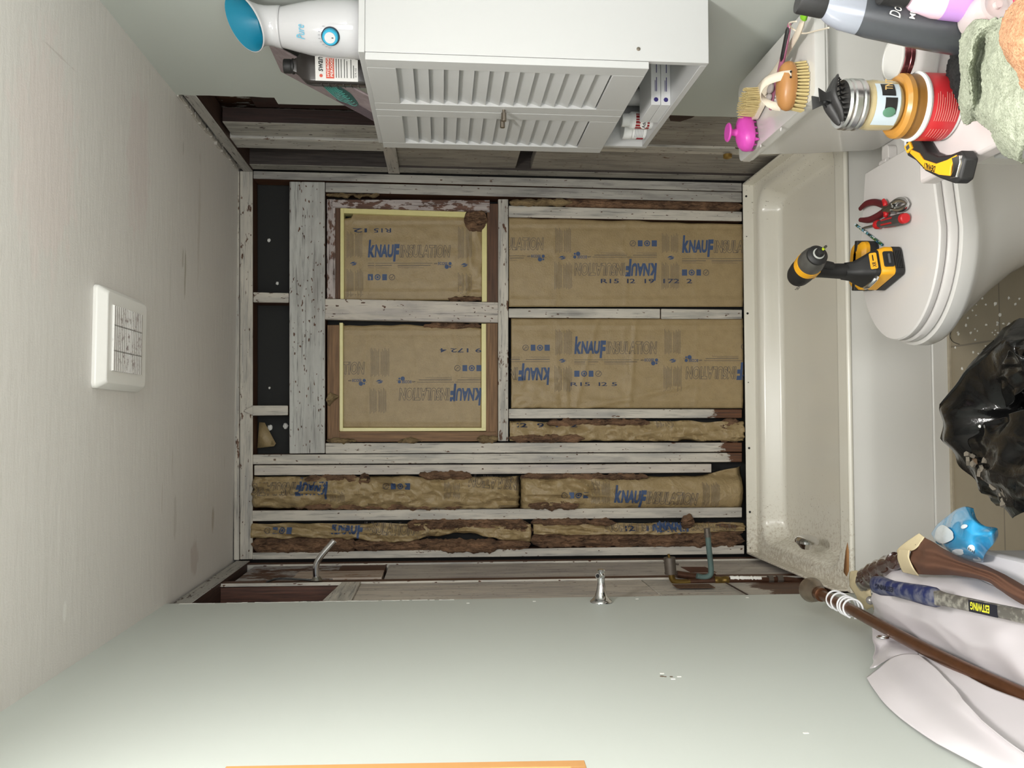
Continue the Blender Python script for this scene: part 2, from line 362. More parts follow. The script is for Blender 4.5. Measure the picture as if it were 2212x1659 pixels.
wframe('window_frame', 'old wooden frame of the boarded window, right half with peeling white paint', [
    ('jamb', (706, 430, 645, 724, 430, 645), JW, .004, .08, None), ('jamb', (724, 440, 645, 735, 440, 645), 'jamb_dark', .014, .07, 'bare brown inner jamb'),
    ('jamb', (718, 431, 448, 1058, 432, 458), JWZ, .002, .08, 'peeling white side jamb'), ('jamb', (1052, 440, 655, 1076, 440, 655), 'jamb_dark', .01, .08, 'bare brown lower jamb'),
    ('vinyl_strip', (735, 449, 646, 743, 449, 646), 'vinyl_yellow', .012, .06, None), ('vinyl_strip', (736, 447, 460, 1024, 458, 470), 'vinyl_yellow', .013, .06, None),
    ('vinyl_strip', (1041, 470, 652, 1052, 470, 652), 'vinyl_yellow', .012, .06, None)])
wframe('window_frame', 'old brown wooden frame of the boarded window, left half of bare wood', [
    ('jamb', (707, 702, 955, 733, 702, 955), 'jamb_brown', .004, .08, None), ('jamb', (712, 932, 955, 1072, 932, 953), 'jamb_brown_z', .005, .08, None),
    ('jamb', (1050, 698, 952, 1075, 698, 952), 'jamb_brown', .008, .08, None),
    ('vinyl_strip', (733, 697, 930, 741, 697, 930), 'vinyl_yellow', .010, .06, None), ('vinyl_strip', (734, 924, 932, 1050, 924, 931), 'vinyl_yellow', .011, .06, None),
    ('vinyl_strip', (1040, 699, 928, 1051, 699, 928), 'vinyl_yellow', .012, .06, None)])

# ================================================================ INSULATION
def paper_mat(name, k, sc3):
    t = NT(name); p = t.pos()
    c = t.mix(t.noise(p, 30, 4), S(146, 126, 90), S(170, 148, 108))
    t.col(t.mix(t.ramp(t.noise(p, 340, 3, .7), [(.55, 0.), (.72, .6)]), c, S(114, 98, 70)))
    wv = t.n('ShaderNodeTexNoise'); wv.inputs['Scale'].default_value = 9; t.l(p, wv.inputs['Vector'])
    vm = t.n('ShaderNodeVectorMath', operation='MULTIPLY_ADD'); vm.inputs[1].default_value = (.09, .09, .09); t.l(wv.outputs['Color'], vm.inputs[0]); t.l(p, vm.inputs[2])
    h = t.math('MULTIPLY', t.noise(p, 160, 5, .6), .4)
    for s_, q in ((sc3, 1.), (sc3*2.3, .5)):      # sharp creases of crushed paper
        vo = t.n('ShaderNodeTexVoronoi'); vo.feature = 'DISTANCE_TO_EDGE'; vo.inputs['Scale'].default_value = s_; t.l(vm.outputs[0], vo.inputs['Vector'])
        vf = t.n('ShaderNodeTexVoronoi'); vf.inputs['Scale'].default_value = s_; t.l(vm.outputs[0], vf.inputs['Vector'])
        h = t.math('ADD', h, t.math('MULTIPLY', t.math('ADD', t.math('MINIMUM', vo.outputs['Distance'], .25), t.math('MULTIPLY', vf.outputs['Distance'], .6)), k*q))
    t.bump(h, .8, .004); t.set(.45); MATS[name] = t.m
paper_mat('kraft_paper', .7, 7.); paper_mat('kraft_crumpled', 3.4, 15.)
plain('ink_blue', S(60, 80, 116), .6); plain('ink_grey', S(96, 88, 84), .7); plain('ink_navy', S(38, 52, 84), .6)
def fiber_mat(name, a, b):
    t = NT(name); n1 = t.noise(t.pos((230, 230, 50)), 1, 5, .7, .8); n2 = t.noise(t.pos((30, 30, 14)), 1, 4, .6, .6)
    t.col(t.mix(t.ramp(t.math('ADD', t.math('MULTIPLY', n1, .5), t.math('MULTIPLY', n2, .5)), [(.38, 0.), (.62, 1.)]), a, b))
    t.bump(t.math('ADD', n1, n2), .9, .004); t.set(.9); MATS[name] = t.m
fiber_mat('fiberglass', S(58, 40, 29), S(146, 112, 84)); fiber_mat('foam_tan', S(84, 66, 44), S(158, 136, 98))
class Pr:
    def __init__(s): s.q = {'ink_blue': [], 'ink_grey': [], 'ink_navy': []}
    def poly(s, mat, pts): s.q[mat].append(pts)
    def line(s, mat, a, b, w=1.):
        n = max(1, int(math.dist(a, b)/9)); dx, dy = (b[0]-a[0]), (b[1]-a[1]); L = math.hypot(dx, dy) or 1; ox, oy = -dy/L*w/2, dx/L*w/2
        for i in range(n):
            p = (a[0]+dx*i/n, a[1]+dy*i/n); r = (a[0]+dx*(i+1)/n, a[1]+dy*(i+1)/n)
            s.poly(mat, [(p[0]-ox, p[1]-oy), (r[0]-ox, r[1]-oy), (r[0]+ox, r[1]+oy), (p[0]+ox, p[1]+oy)])
    def text(s, mat, st, T, x0, y0, x1, y1, shear=0, bold=0, outline=0):
        """x0..x1, y0 (top) .. y1 (base) in local units, T maps local to photograph pixels"""
        vs, fs = glyphs(st, shear, bold)
        P = [T(x0+u*(x1-x0), y1-v*(y1-y0)) for u, v in vs]
        if outline:
            cnt = {}
            for f in fs:
                for i in range(len(f)):
                    e = tuple(sorted((f[i], f[(i+1) % len(f)]))); cnt[e] = cnt.get(e, 0)+1
            for (a, b), c in cnt.items():
                if c == 1: s.line(mat, P[a], P[b], outline)
            return
        bm = bmesh.new(); bv = [bm.verts.new((x, y, 0)) for x, y in P]
        for f in fs:
            try: bm.faces.new([bv[i] for i in f])
            except ValueError: pass
        for ax, lo, hi in ((0, min(p[0] for p in P), max(p[0] for p in P)), (1, min(p[1] for p in P), max(p[1] for p in P))):
            k = lo+9
            while k < hi:
                co = [0, 0, 0]; no = [0, 0, 0]; co[ax] = k; no[ax] = 1
                bmesh.ops.bisect_plane(bm, geom=bm.verts[:]+bm.edges[:]+bm.faces[:], plane_co=co, plane_no=no); k += 9
        for f in bm.faces: s.poly(mat, [(v.co.x, v.co.y) for v in f.verts])
        bm.free()
    def disc(s, mat, c, r, T, n=14): s.poly(mat, [T(c[0]+r*math.cos(2*PI*i/n), c[1]+r*math.sin(2*PI*i/n)) for i in range(n)])
    def ring(s, mat, c, r, T, w=1., n=16):
        P = [T(c[0]+r*math.cos(2*PI*i/n), c[1]+r*math.sin(2*PI*i/n)) for i in range(n)]
        for i in range(n): s.line(mat, P[i], P[(i+1) % n], w)
    def rect(s, mat, x0, y0, x1, y1, T): s.poly(mat, [T(x0, y0), T(x1, y0), T(x1, y1), T(x0, y1)])
def TF(ax, ay, flip=False, rot=0., sc_=1., sy=1.):
    c, s_ = math.cos(rot), math.sin(rot); k = -1 if flip else 1
    return lambda x, y: (ax + k*sc_*(x*c-y*sy*s_), ay + k*sc_*(x*s_+y*sy*c))
def logo(pr, T, W=178., parts='LSEI'):
    if 'L' in parts:
        pr.text('ink_blue', 'k', T, 0, -38, .085*W, 0, .15, .045); pr.text('ink_blue', 'NAU', T, .080*W, -28, .315*W, 0, .15, .05)
        pr.text('ink_blue', 'F', T, .305*W, -29, .385*W, 9, .15, .05)
        pr.text('ink_grey', 'INSULATION', T, .388*W, -27, W, 0, .15, .03, outline=.85)
    if 'S' in parts:
        pr.line('ink_grey', T(0, 12.5), T(.78*W, 12.5), .9)
        for i, (a, b) in enumerate(((0, .29), (.36, .76), (0, .17), (.36, .62), (0, .25), (.36, .68))): pr.line('ink_grey', T(a*W, 17+2.6*(i//2)), T(b*W, 17+2.6*(i//2)), 1.2 if i < 2 else .5)
    if 'E' in parts:
        pr.text('ink_grey', 'with', T, .80*W, 11, .84*W, 15, 0, .02); pr.text('ink_blue', 'ECOSE', T, .85*W, 10, .965*W, 16, 0, .02)
        pr.disc('ink_blue', (.955*W, 20), 4.6, T); pr.disc('ink_blue', (.995*W, 13), 3.4, T); pr.disc('ink_blue', (.995*W, 20), 2.1, T)
        pr.line('ink_grey', T(.93*W, 16.6), T(1.03*W, 16.6), .7)
    if 'I' in parts:
        pr.rect('ink_blue', 0, 36, 11, 49, T); pr.ring('ink_blue', (21, 42.5), 5.4, T, 2.2); pr.disc('ink_blue', (21, 42.5), 2.6, T)
        pr.rect('ink_blue', 31, 36, 41, 49, T); pr.ring('ink_grey', (52, 42.5), 6, T, 1.3)
        pr.line('ink_grey', T(49, 42), T(51, 45), 1.2); pr.line('ink_grey', T(51, 45), T(55.5, 38.5), 1.2)
        for yy in (39, 42.5): pr.line('ink_grey', T(2, yy), T(9, yy), .6); pr.line('ink_grey', T(33, yy+2), T(39, yy+2), .6)
def strip(pr, x0, x1, y0, y1):
    n = int((x1-x0)/2.6)
    for i in range(n+1):
        if i == n//2: continue
        x = x0+(x1-x0)*i/n; e = ((i*37) % 11)*.8; pr.line('ink_grey', (x, y0+e), (x, y1-e*.6), .65)
def flame(pr, x, y):
    T = TF(x, y)
    pr.poly('ink_blue', [T(-8, 1), T(-3, -3), T(4, -4), T(1, -1.5), T(8, -2), T(3, 1), T(-3, 0)])
    pr.poly('ink_blue', [T(-5, 3), T(1, 1.5), T(8, 0), T(4, 3.5), T(-1, 4.5)])
def nz(x, y, z=0.): return noise.noise(V((x, y, z)))
def ridged(x, y, z=0.): return 1-abs(noise.noise(V((x, y, z))))*2
def batt(label, rect, Y, hf, prints=None, nu=0, group='kraft-faced insulation batts in the back wall', edge=None, pm='kraft_paper'):
    """rect (x0, y0, x1, y1) in the photograph; hf(px, py) = relief towards the room in metres"""
    x0, y0, x1, y1 = rect; top = edge or (lambda x: (y0, y1))
    def pt(px, py, e=0.):
        p = oY(px, py, Y); return V((p.x, p.y-hf(px, py)-e, p.z))
    t = thing('insulation_batt', label, 'insulation', oY((x0+x1)/2, (y0+y1)/2, Y+.02), group=group)
    nu = nu or int((x1-x0)/4.5); nv = int((y1-y0)/4.5)
    def g(u, v):
        px = x0+(x1-x0)*u; a, b = top(px); return pt(px, a+(b-a)*v)
    o = MB().grid(g, nu, nv).build('paper_facing', pm, t, ang=60, thick=.0006); o.matrix_parent_inverse = Matrix.Translation(-t.location)
    if prints:
        pr = Pr(); prints(pr)
        for mat, nm in (('ink_blue', 'printed_logo'), ('ink_grey', 'printed_small_text'), ('ink_navy', 'stamped_code')):
            vs, fs = [], []
            for poly in pr.q[mat]:
                cx = sum(p[0] for p in poly)/len(poly); cy = sum(p[1] for p in poly)/len(poly); a, b = top(cx)
                if not (x0 < cx < x1 and a+1 < cy < b-1): continue
                fs.append(tuple(range(len(vs), len(vs)+len(poly)))); vs += [pt(p[0], p[1], .0011 if pm == 'kraft_paper' else .0036) for p in poly]
            if fs:
                o = MB().add(vs, fs).build(nm, mat, t, smooth=False); o.matrix_parent_inverse = Matrix.Translation(-t.location)
    return t
def fluff(parent, rect, Y, amp=.02, mat='fiberglass', seed=0., name='fiberglass', edge=None, bulge=.02, taper=True):
    x0, y0, x1, y1 = rect; top = edge or (lambda x: (y0, y1))
    def g(u, v):
        px = x0+(x1-x0)*u; a, b = top(px); el = min(18., (x1-x0)*.25); e = max(0., min(1., (px-x0)/el, (x1-px)/el))**.5 if taper else 1.
        c_ = (a+b)/2 + (b-a)*.35*nz(px*.03, seed, 2.)*(1-e); py = c_+(a+(b-a)*v-c_)*(.12+.88*e)
        py += (3.4*nz(px*.06, v*2, seed)+1.6*nz(px*.2, v*5, seed+2))*(1 if .03 < v < .97 else 1.6)
        p = oY(px, py, Y); k = math.sin(PI*min(1, max(0, v)))**.6
        h = bulge*k + amp*(nz(px*.02, py*.11, seed) + .6*ridged(px*.045, py*.3, seed+4) + .35*nz(px*.2, py*.5, seed) - .3)*k
        return V((p.x, p.y-h, p.z))
    o = MB().grid(g, int((x1-x0)/3), max(8, int((y1-y0)/2))).build(name, mat, parent, ang=70)
    if parent: o.matrix_parent_inverse = Matrix.Translation(-parent.location)
    return o
def fold(d, wd): return math.exp(-(d/wd)**2)
def flat_h(x0, y0, x1, y1, seed, amp=.0022, edge=16, bul=.006):
    def h(px, py):
        v = (py-y0)/(y1-y0); s = .5+.5*nz(px*.004, seed)
        r = bul*math.sin(PI*max(0, min(1, v)))**.5
        r += amp*ridged(px*.011+seed, py*.03, seed)*(.4+s) + amp*.8*nz(px*.035, py*.05, seed+3)
        r += .0035*fold(py-(y0+edge), 3.5) + .0035*fold(py-(y1-edge), 3.5) - .002*fold(py-(y0+edge+6), 3)
        for k in range(3):      # a few sharp creases across
            xc = x0+(x1-x0)*(.2+.3*k)+18*nz(py*.02, k, seed); r += .0022*fold(px-xc, 2.6)
        return r
    return h
def pr1(pr):
    logo(pr, TF(795, 557)); pr.text('ink_navy', 'R15', TF(845, 499, True), 0, -4, 37, 5, 0, .01); pr.text('ink_navy', 'I2', TF(793, 499, True), 0, -4, 30, 5, 0, .01)
    flame(pr, 764, 570); flame(pr, 1003, 573); strip(pr, 750, 782, 500, 558); strip(pr, 750, 784, 582, 642); strip(pr, 990, 1018, 490, 560); strip(pr, 990, 1018, 590, 640)
def h1(px, py):
    r = flat_h(740, 462, 1042, 648, 2.)(px, py); k = max(0, min(1, (px-985)/30))
    r += k*(.010*ridged(px*.035, py*.012, 5)+.006*nz(px*.09, py*.03, 2)); r += .004*fold((px-760)-(py-470)*.12, 7)
    if py > 600 and px > 980: r += .006*nz(px*.1, py*.1)
    return r
b = batt('crumpled kraft-faced insulation batt in the right half of the boarded window', (741, 461, 1042, 649), .035, h1, pr1,
         edge=lambda x: (462+5*nz(x*.02, 1)+(10 if x < 760 else 0)+max(0, (x-1000)*.75), 649))
fluff(b, (1002, 450, 1052, 500), .02, .02, seed=3., bulge=.025); fluff(b, (968, 640, 1042, 651), .03, .01, seed=31., bulge=.012)
def pr2(pr):
    logo(pr, TF(1040, 838, True)); pr.text('ink_navy', '9 172 4', TF(1040, 757, True), 0, -4.5, 90, 4.5, 0, .01)
    logo(pr, TF(610, 809), parts='LE'); flame(pr, 820, 824); strip(pr, 802, 840, 752, 814); strip(pr, 800, 834, 838, 893)
b = batt('flat kraft-faced insulation batt in the left half of the boarded window', (739, 700, 1041, 926), .035, flat_h(739, 700, 1041, 926, 7., .0012), pr2,
         edge=lambda x: (703+4*nz(x*.02, 4)+(max(0, x-1000)*.15), 925))
fluff(b, (915, 697, 1042, 713), .045, .012, seed=9.)
def pr3(pr):
    logo(pr, TF(996, 541), parts='LSE'); logo(pr, TF(1472, 547)); logo(pr, TF(1418, 569, True))
    pr.text('ink_navy', 'R15  I2  19  172  2', TF(1297, 608), 0, -5, 197, 4.5, 0, .012)
    flame(pr, 1214, 557); flame(pr, 1448, 557); strip(pr, 1200, 1232, 492, 548); strip(pr, 1198, 1234, 566, 626); strip(pr, 1430, 1463, 504, 547); strip(pr, 1429, 1465, 567, 626)
b = batt('long kraft-faced insulation batt stamped R15, right of centre below the sill', (1099, 470, 1604, 664), .012, flat_h(1099, 470, 1604, 664, 12., .0016), pr3,
         edge=lambda x: (470+(x-1099)*.03+3*nz(x*.015, 2), 663))
def pr4(pr):
    logo(pr, TF(1187, 794, True)); logo(pr, TF(1240, 765)); logo(pr, TF(1658, 792, True)); pr.text('ink_navy', 'R15  I2 5', TF(1232, 830), 0, -4, 100, 4, 0, .01)
    flame(pr, 1214, 779); flame(pr, 1452, 779); strip(pr, 1200, 1234, 711, 768); strip(pr, 1198, 1234, 790, 847); strip(pr, 1435, 1468, 711, 766); strip(pr, 1433, 1470, 790, 846)
def h4(px, py):
    r = flat_h(1106, 689, 1604, 882, 22., .0026)(px, py)
    r += .006*fold((py-868)+(px-1370)*.23+10, 5)*(1 if 1240 < px < 1500 else .2) + .005*fold(px-1372-(700-py)*.07, 3) + .004*fold((px-1275)+(py-750)*.25, 4)
    if py > 820 and px < 1230: r += .006*ridged(px*.04, py*.06, 3)
    return r
b = batt('wrinkled kraft-faced insulation batt stamped R15 I2 5, below the sill left of centre', (1104, 688, 1604, 882), .012, h4, pr4)
def pr5(pr):
    pr.text('ink_navy', 'I2  9  1  2', TF(1115, 922), 0, -8, 130, 1, 0, .012); strip(pr, 1415, 1450, 908, 925)
def h5(px, py):
    return .016*math.sin(PI*max(0, min(1, (py-908)/48)))**.6 + .016*ridged(px*.018, py*.075-px*.006, 5.) + .008*ridged(px*.06, py*.09, 2)
b = batt('narrow crushed paper-faced insulation strip above the stud with the brown foot', (1100, 908, 1603, 955), .02, h5, pr5, pm='kraft_crumpled', edge=lambda x: (910+6*nz(x*.02, 8), 952+3*nz(x*.03, 1)))
fluff(b, (1099, 936, 1262, 956), .004, .010, seed=5.); fluff(b, (1180, 905, 1402, 921), .002, .010, seed=6.); fluff(b, (1548, 904, 1604, 956), .012, .02, seed=17., bulge=.012)
def h6(px, py):
    v = max(0, min(1, (py-1027)/72)); r = .040*math.sin(PI*v)**.55
    r += .024*ridged(px*.014+py*.02, py*.05-px*.006, 9.)+.010*ridged(px*.04, py*.07+px*.01, 4)
    r += .010*fold((py-1066)+8*math.sin(px*.012), 4)*(1 if px < 720 else 0)
    r -= .03*max(0, min(1, (557-px)/14)) + .03*max(0, 1-abs(px-1122)/9)
    return r
def pr6(pr):
    logo(pr, TF(712, 1038, True, -.02), 178, 'L'); logo(pr, TF(887, 1091, True), 178, 'I'); logo(pr, TF(1190, 1036, True, .08), 178, 'L')
    strip(pr, 718, 748, 1056, 1082); strip(pr, 960, 992, 1038, 1075)
b = batt('plump crumpled paper-faced batt in the second bay from the left, upper piece', (549, 1024, 1122, 1101), .03, h6, pr6, pm='kraft_crumpled',
         edge=lambda x: (1028+4*nz(x*.02, 4), 1097+2*nz(x*.02, 7)))
fluff(b, (660, 1026, 800, 1042), .0, .014, seed=7.); fluff(b, (905, 1018, 1020, 1036), -.012, .016, seed=8.); fluff(b, (640, 1088, 1000, 1101), .0, .010, seed=11., bulge=.01); fluff(b, (776, 1022, 800, 1052), -.005, .02, seed=12.)
def h7(px, py):
    v = max(0, min(1, (py-1027)/72)); r = .040*math.sin(PI*v)**.5
    k = max(0, min(1, (1330-px)/60)); r += k*(.024*ridged(px*.016+py*.015, py*.06-px*.007, 19.)) + .006*ridged(px*.02, py*.05, 4)
    r += .009*fold((py-1068)-(px-1122)*-.04, 4)*k; r -= .03*max(0, 1-abs(px-1122)/9) + .03*max(0, (px-1590)/14)
    return r
def pr7(pr):
    logo(pr, TF(1322, 1084, rot=.035), 178, 'L'); logo(pr, TF(1266, 1110, True), 178, 'I'); strip(pr, 1274, 1312, 1036, 1086); strip(pr, 1512, 1546, 1040, 1094)
b = batt('plump paper-faced batt printed KNAUF INSULATION in the second bay from the left, lower piece', (1123, 1024, 1604, 1101), .03, h7, pr7, pm='kraft_crumpled',
         edge=lambda x: ((1028 if x < 1500 else 1028-(x-1500)*.2)+3*nz(x*.02, 14), 1099+6*fold(x-1390, 50)))
fluff(b, (1140, 1080, 1250, 1101), -.008, .012, seed=14.); fluff(b, (1124, 1023, 1400, 1036), .0, .008, seed=16., bulge=.012)
def h8(px, py):
    return .022*math.sin(PI*max(0, min(1, (py-1126)/46)))**.6 + .020*ridged(px*.012, py*.07-px*.007, 25.) + .008*ridged(px*.05, py*.09, 3)
def pr8(pr):
    logo(pr, TF(718, 1151, rot=.015), 178, 'L'); logo(pr, TF(634, 1186, True), 178, 'I'); strip(pr, 895, 930, 1140, 1160); logo(pr, TF(1085, 1164, True, -.15), 178, 'L')
b = batt('torn paper-faced batt with exposed brown fibre in the leftmost bay, upper piece', (546, 1128, 1145, 1195), .022, h8, pr8, pm='kraft_crumpled',
         edge=lambda x: (1129+3*nz(x*.02, 24), (1160 if x < 760 else 1160+10*math.sin((x-760)*.02))+5*nz(x*.03, 17)))
fluff(b, (545, 1158, 770, 1197), .012, .016, seed=21.); fluff(b, (760, 1164, 1145, 1190), .010, .018, seed=22.); fluff(b, (880, 1121, 1140, 1150), .004, .022, seed=23.)
fluff(b, (950, 1176, 1075, 1194), -.004, .012, seed=24., bulge=.012); fluff(b, (1070, 1124, 1150, 1176), .016, .02, seed=25.)
def pr9(pr):
    pr.text('ink_navy', 'I2  1', TF(1346, 1143), 0, -9, 50, 1, 0, .012); logo(pr, TF(1482, 1118, True), 178, 'L'); logo(pr, TF(1404, 1143), 178, 'L')
b = batt('torn paper-faced batt stamped I2 1 in the leftmost bay, lower piece', (1150, 1122, 1603, 1180), .018, h8, pr9, pm='kraft_crumpled',
         edge=lambda x: (1128+3*nz(x*.02, 34), 1152+3*nz(x*.03, 27)-(max(0, x-1430)*.05)))
fluff(b, (1146, 1148, 1604, 1182), .006, .018, seed=26.); fluff(b, (1146, 1120, 1330, 1136), .002, .012, seed=27.); fluff(b, (1470, 1112, 1498, 1142), -.02, .02, seed=28.)
fluff(b, (1500, 1128, 1604, 1160), .006, .016, seed=29.)
# loose fibre and foam in the gaps
def loose(label, rect, Y, mat, seed, **k):
    return tag(fluff(None, rect, Y, .012, mat, seed, 'loose_insulation', **k), label, 'insulation')
loose('dark tuft of loose fibre stuffed between the two right studs below the sill', (1215, 430, 1603, 458), .02, 'fiberglass', 41., edge=lambda x: (428+(x-1215)*.024, 449+(x-1215)*.028))
loose('yellow sprayed foam in the gap right of the sill end', (1100, 430, 1235, 446), .004, 'foam_tan', 42.)
loose('brown foam crumbs along the peeling right window jamb', (706, 415, 820, 431), .004, 'foam_tan', 43., edge=lambda x: (420+4*nz(x*.09, 1), 426+6*nz(x*.07, 5)))
loose('brown foam crumbs along the left jamb foot, near the header', (706, 938, 770, 957), -.001, 'foam_tan', 44., edge=lambda x: (946+6*nz(x*.08, 1), 957))
loose('lump of brown foam on the left window jamb, middle', (860, 943, 912, 957), -.001, 'foam_tan', 45., edge=lambda x: (944+abs(x-886)*.25, 957))
loose('lump of brown foam at the left jamb where it meets the sill', (1030, 940, 1076, 957), -.001, 'foam_tan', 46.)
loose('small brown foam dab on the upper jamb beside the header', (706, 842, 732, 880), .0, 'foam_tan', 47., edge=lambda x: (846+(x-706)*.3, 880-(x-706)*.8))
# scrap of kraft paper and plaster crumbs in the dark pocket above the header
q = [oY(560, 912, .07), oY(572, 913, .07), oY(596, 958, .06), oY(592, 964, .06), oY(556, 968, .075)]
tag(MB().add([tuple(p) for p in q], [(0, 1, 2, 3, 4)]).build('paper_scrap', 'kraft_paper', thick=.001), 'triangular scrap of brown paper in the dark pocket above the header', 'scrap')
def lump(name, label, cat, c, r, mat, seed=1., sc3=(1, 1, 1), amp=.35, n=18, parent=None):
    m = MB().ball((0, 0, 0), 1, (1, 1, 1), n); m.v = [V((p.x*r*sc3[0], p.y*r*sc3[1], p.z*r*sc3[2]))*(1+amp*noise.noise(p*1.9+V((seed, seed, 0)))) for p in m.v]
    o = m.build(name, mat, parent); o.location = c
    return tag(o, label, cat)
random.seed(9)
for lab, px, py, r in (('white plaster crumb in the dark pocket nearest the ceiling corner', 581, 519, .008), ('pale plaster crumb above the middle cripple stud', 599, 612, .007), ('pale plaster crumb in the long dark pocket', 582, 838, .005),
                       ('whitish crumb beside the paper scrap', 583, 924, .012), ('pale flake stuck to the header edge near the left pocket', 617, 920, .012)):
    lump('plaster_crumb', lab, 'crumb', oY(px, py, .095), r, 'gypsum', px*.1, (1, .5, .8))
# ================================================================ SIDE WALLS OF THE ALCOVE
def sboard(name, label, side, poly, mat, proud=0., d=.09, cat='board', group=None):
    """poly in (Y, Z) on the face of the side-wall framing; side -1 left, +1 right"""
    x = (-.540 - 0) if side < 0 else .999
    xa = x - side*proud; xb = xa + side*d
    return tag(sheet(poly, min(xa, xb), max(xa, xb)).build(name, mat, bevel=.0015, seg=1), label, cat, group)
def yz(y0, y1, z0, z1): return [(y0, z0), (y1, z0), (y1, z1), (y0, z1)]
sd = 'whitewashed boards of the right alcove wall'
sboard('corner_stud', 'grey whitewashed corner stud at the back of the right alcove wall', 1, yz(-.068, -.002, .2, ZC), wood('side_corner', 'Z', .635, pale=(.36, .34, .30), grey=(.20, .19, .17), seed=92, face='X', dark=(.018, .013, .012), brown=(.07, .055, .048)), .002, group=sd, cat='stud')
sboard('stud', 'grey whitewashed stud with peeling brown spots, behind the wall cabinet top', 1, yz(-.375, -.265, 1.79, ZC), wood('side_b', 'Z', .60, seed=71, pale=(.5, .48, .44)), .0, .05, group=sd, cat='stud')
sboard('board', 'wide grey board next to the dark opening near the ceiling, right side', 1, yz(-.527, -.395, 1.0, 2.325), wood('side_a', 'Z', .64, pale=(.42, .40, .36), grey=(.25, .24, .22), seed=70, face='X', dark=(.012, .006, .005), brown=(.04, .016, .012)), -.004, .05, group=sd)
sboard('board', 'dark brown board with a trace of white paint under the drywall edge, right side', 1, yz(-.775, -.53, 1.0, 2.215), wood('side_dark', 'Z', .36, seed=72, dark=(.016, .008, .006), brown=(.05, .02, .014)), -.055, .03)
sboard('board', 'smooth light scrap board along the torn drywall edge above the cabinet', 1, yz(-.80, -.747, 1.93, 2.10), wood('side_light', 'Z', .7, seed=73), .001, .010)
sboard('blocking', 'short pale block between studs at the cabinet corner, right side', 1, yz(-.33, .0, 1.762, 1.808), wood('side_block', 'Y', .64, seed=74, pale=(.47, .43, .39)), .006, .09, cat='block')
sboard('board', 'broad whitewashed board between the block and the dark notch, right side', 1, yz(-.40, -.068, 1.305, 1.762), wood('side_p1', 'Z', .655, seed=75, pale=(.33, .30, .26), grey=(.21, .195, .175)), -.008, .04, group=sd)
sboard('board', 'broad whitewashed board between the dark notch and toilet tank, right side', 1, yz(-.34, -.068, .28, 1.245), wood('side_p2', 'Z', .655, seed=76, pale=(.33, .30, .26), grey=(.21, .195, .175)), -.008, .04, group=sd)
sboard('stud', 'whitewashed stud ledge below the cabinet, right side', 1, yz(-.405, -.335, .28, 1.215), wood('side_l', 'Z', .65, seed=77), .002, .09, group=sd, cat='stud')
sboard('board', 'whitewashed board with dark stain under the drywall edge behind the tank', 1, yz(-.80, -.405, .28, 1.20), wood('side_p3', 'Z', .65, seed=78, pale=(.34, .31, .27), grey=(.22, .20, .18)), -.006, .04, group=sd)
sboard('top_plate', 'narrow whitewashed plate under the ceiling along the right alcove wall', 1, yz(-.80, -.002, 2.335, 2.372), wood('side_tp', 'Y', .62, seed=79, pale=(.40, .38, .35), face='X', dark=(.02, .01, .007), brown=(.07, .03, .02)), .012, .08, cat='beam')
m = MB()
for i in range(26):
    y = -.78+.76*i/26; m.cbox((.990+random.uniform(-.006, .004), y, 2.388), (random.uniform(.008, .02), .04, random.uniform(.005, .012)))
tag(m.build('broken_plaster_edge', plain('plaster_edge', S(186, 180, 172), .9, 0, .15), smooth=False), 'ragged broken plaster edge where ceiling meets the right alcove wall', 'plaster')
ds = oX(1480, 252, .999)
sboard('stain_patch', 'dark peeled patch on the board below the cabinet end, right side', 1, [(-.79, ds.z+.02), (-.76, ds.z-.05), (-.69, ds.z-.03), (-.65, ds.z+.0), (-.655, ds.z+.035), (-.72, ds.z+.06), (-.79, ds.z+.06)], 'dark_lumber', -.004, .003, 'patch')
q = oX(1588, 332, .985); tag(MB().lathe([(.016, 0), (.016, .012), (.008, .016)], 20).build('pipe_stub', plain('brass_old', S(150, 120, 60), .4, .6), M=Matrix.Translation((.99, -.36, .545)) @ Matrix.Rotation(-PI/2, 4, 'Y')), 'small brass pipe stub on the right wall beside the toilet tank', 'pipe')
sl = 'whitewashed boards of the left alcove wall'
sboard('corner_stud', 'pale corner stud at the back of the left alcove wall', -1, yz(-.05, -.002, .2, ZC), W[3], .002, group=sl, cat='stud')
sboard('board', 'broad grey-white board beside the left corner stud, with brown patch near the pipes', -1, yz(-.395, -.055, .3, 1.79), wood('left_p1', 'Z', .665, seed=81, pale=(.50, .46, .41), grey=(.34, .30, .30)), -.004, .04, group=sl)
sboard('board', 'worn grey board above the tan scrap on the left wall', -1, yz(-.36, -.055, 1.97, 2.30), wood('left_p0', 'Z', .52, seed=82, pale=(.40, .38, .37), grey=(.2, .18, .19)), -.004, .04, group=sl)
sboard('board', 'whitewashed scrap board with tan bare patch behind the shower arm', -1, yz(-.22, -.052, 1.80, 1.97), W[2], -.004, .04, group=sl)
sboard('scrap_board', 'tan bare scrap of board nailed behind the shower arm', -1, yz(-.33, -.19, 1.80, 2.11), wood('tan_scrap', 'Z', .6, seed=83, pale=(.52, .44, .37), grey=(.30, .19, .13), brown=(.34, .19, .10), dark=(.2, .1, .05)), -.002, .02)
sboard('stud', 'thin pale stud edge running along the middle of the left alcove wall', -1, yz(-.445, -.40, .31, 2.385), W[4], .003, .012, group=sl, cat='stud')
sboard('board', 'broad cream board along the drywall edge of the left wall', -1, yz(-.83, -.447, .90, 1.862), wood('left_p2', 'Z', .675, seed=84, pale=(.56, .50, .43), grey=(.42, .38, .35)), -.003, .04, group=sl)
sboard('board', 'cream lower board with ragged brown cut-out around the pipes', -1, yz(-.83, -.447, .30, .898), wood('left_p3', 'Z', .60, seed=85, pale=(.52, .47, .41), bare=(.60, .12)), -.003, .04, group=sl)
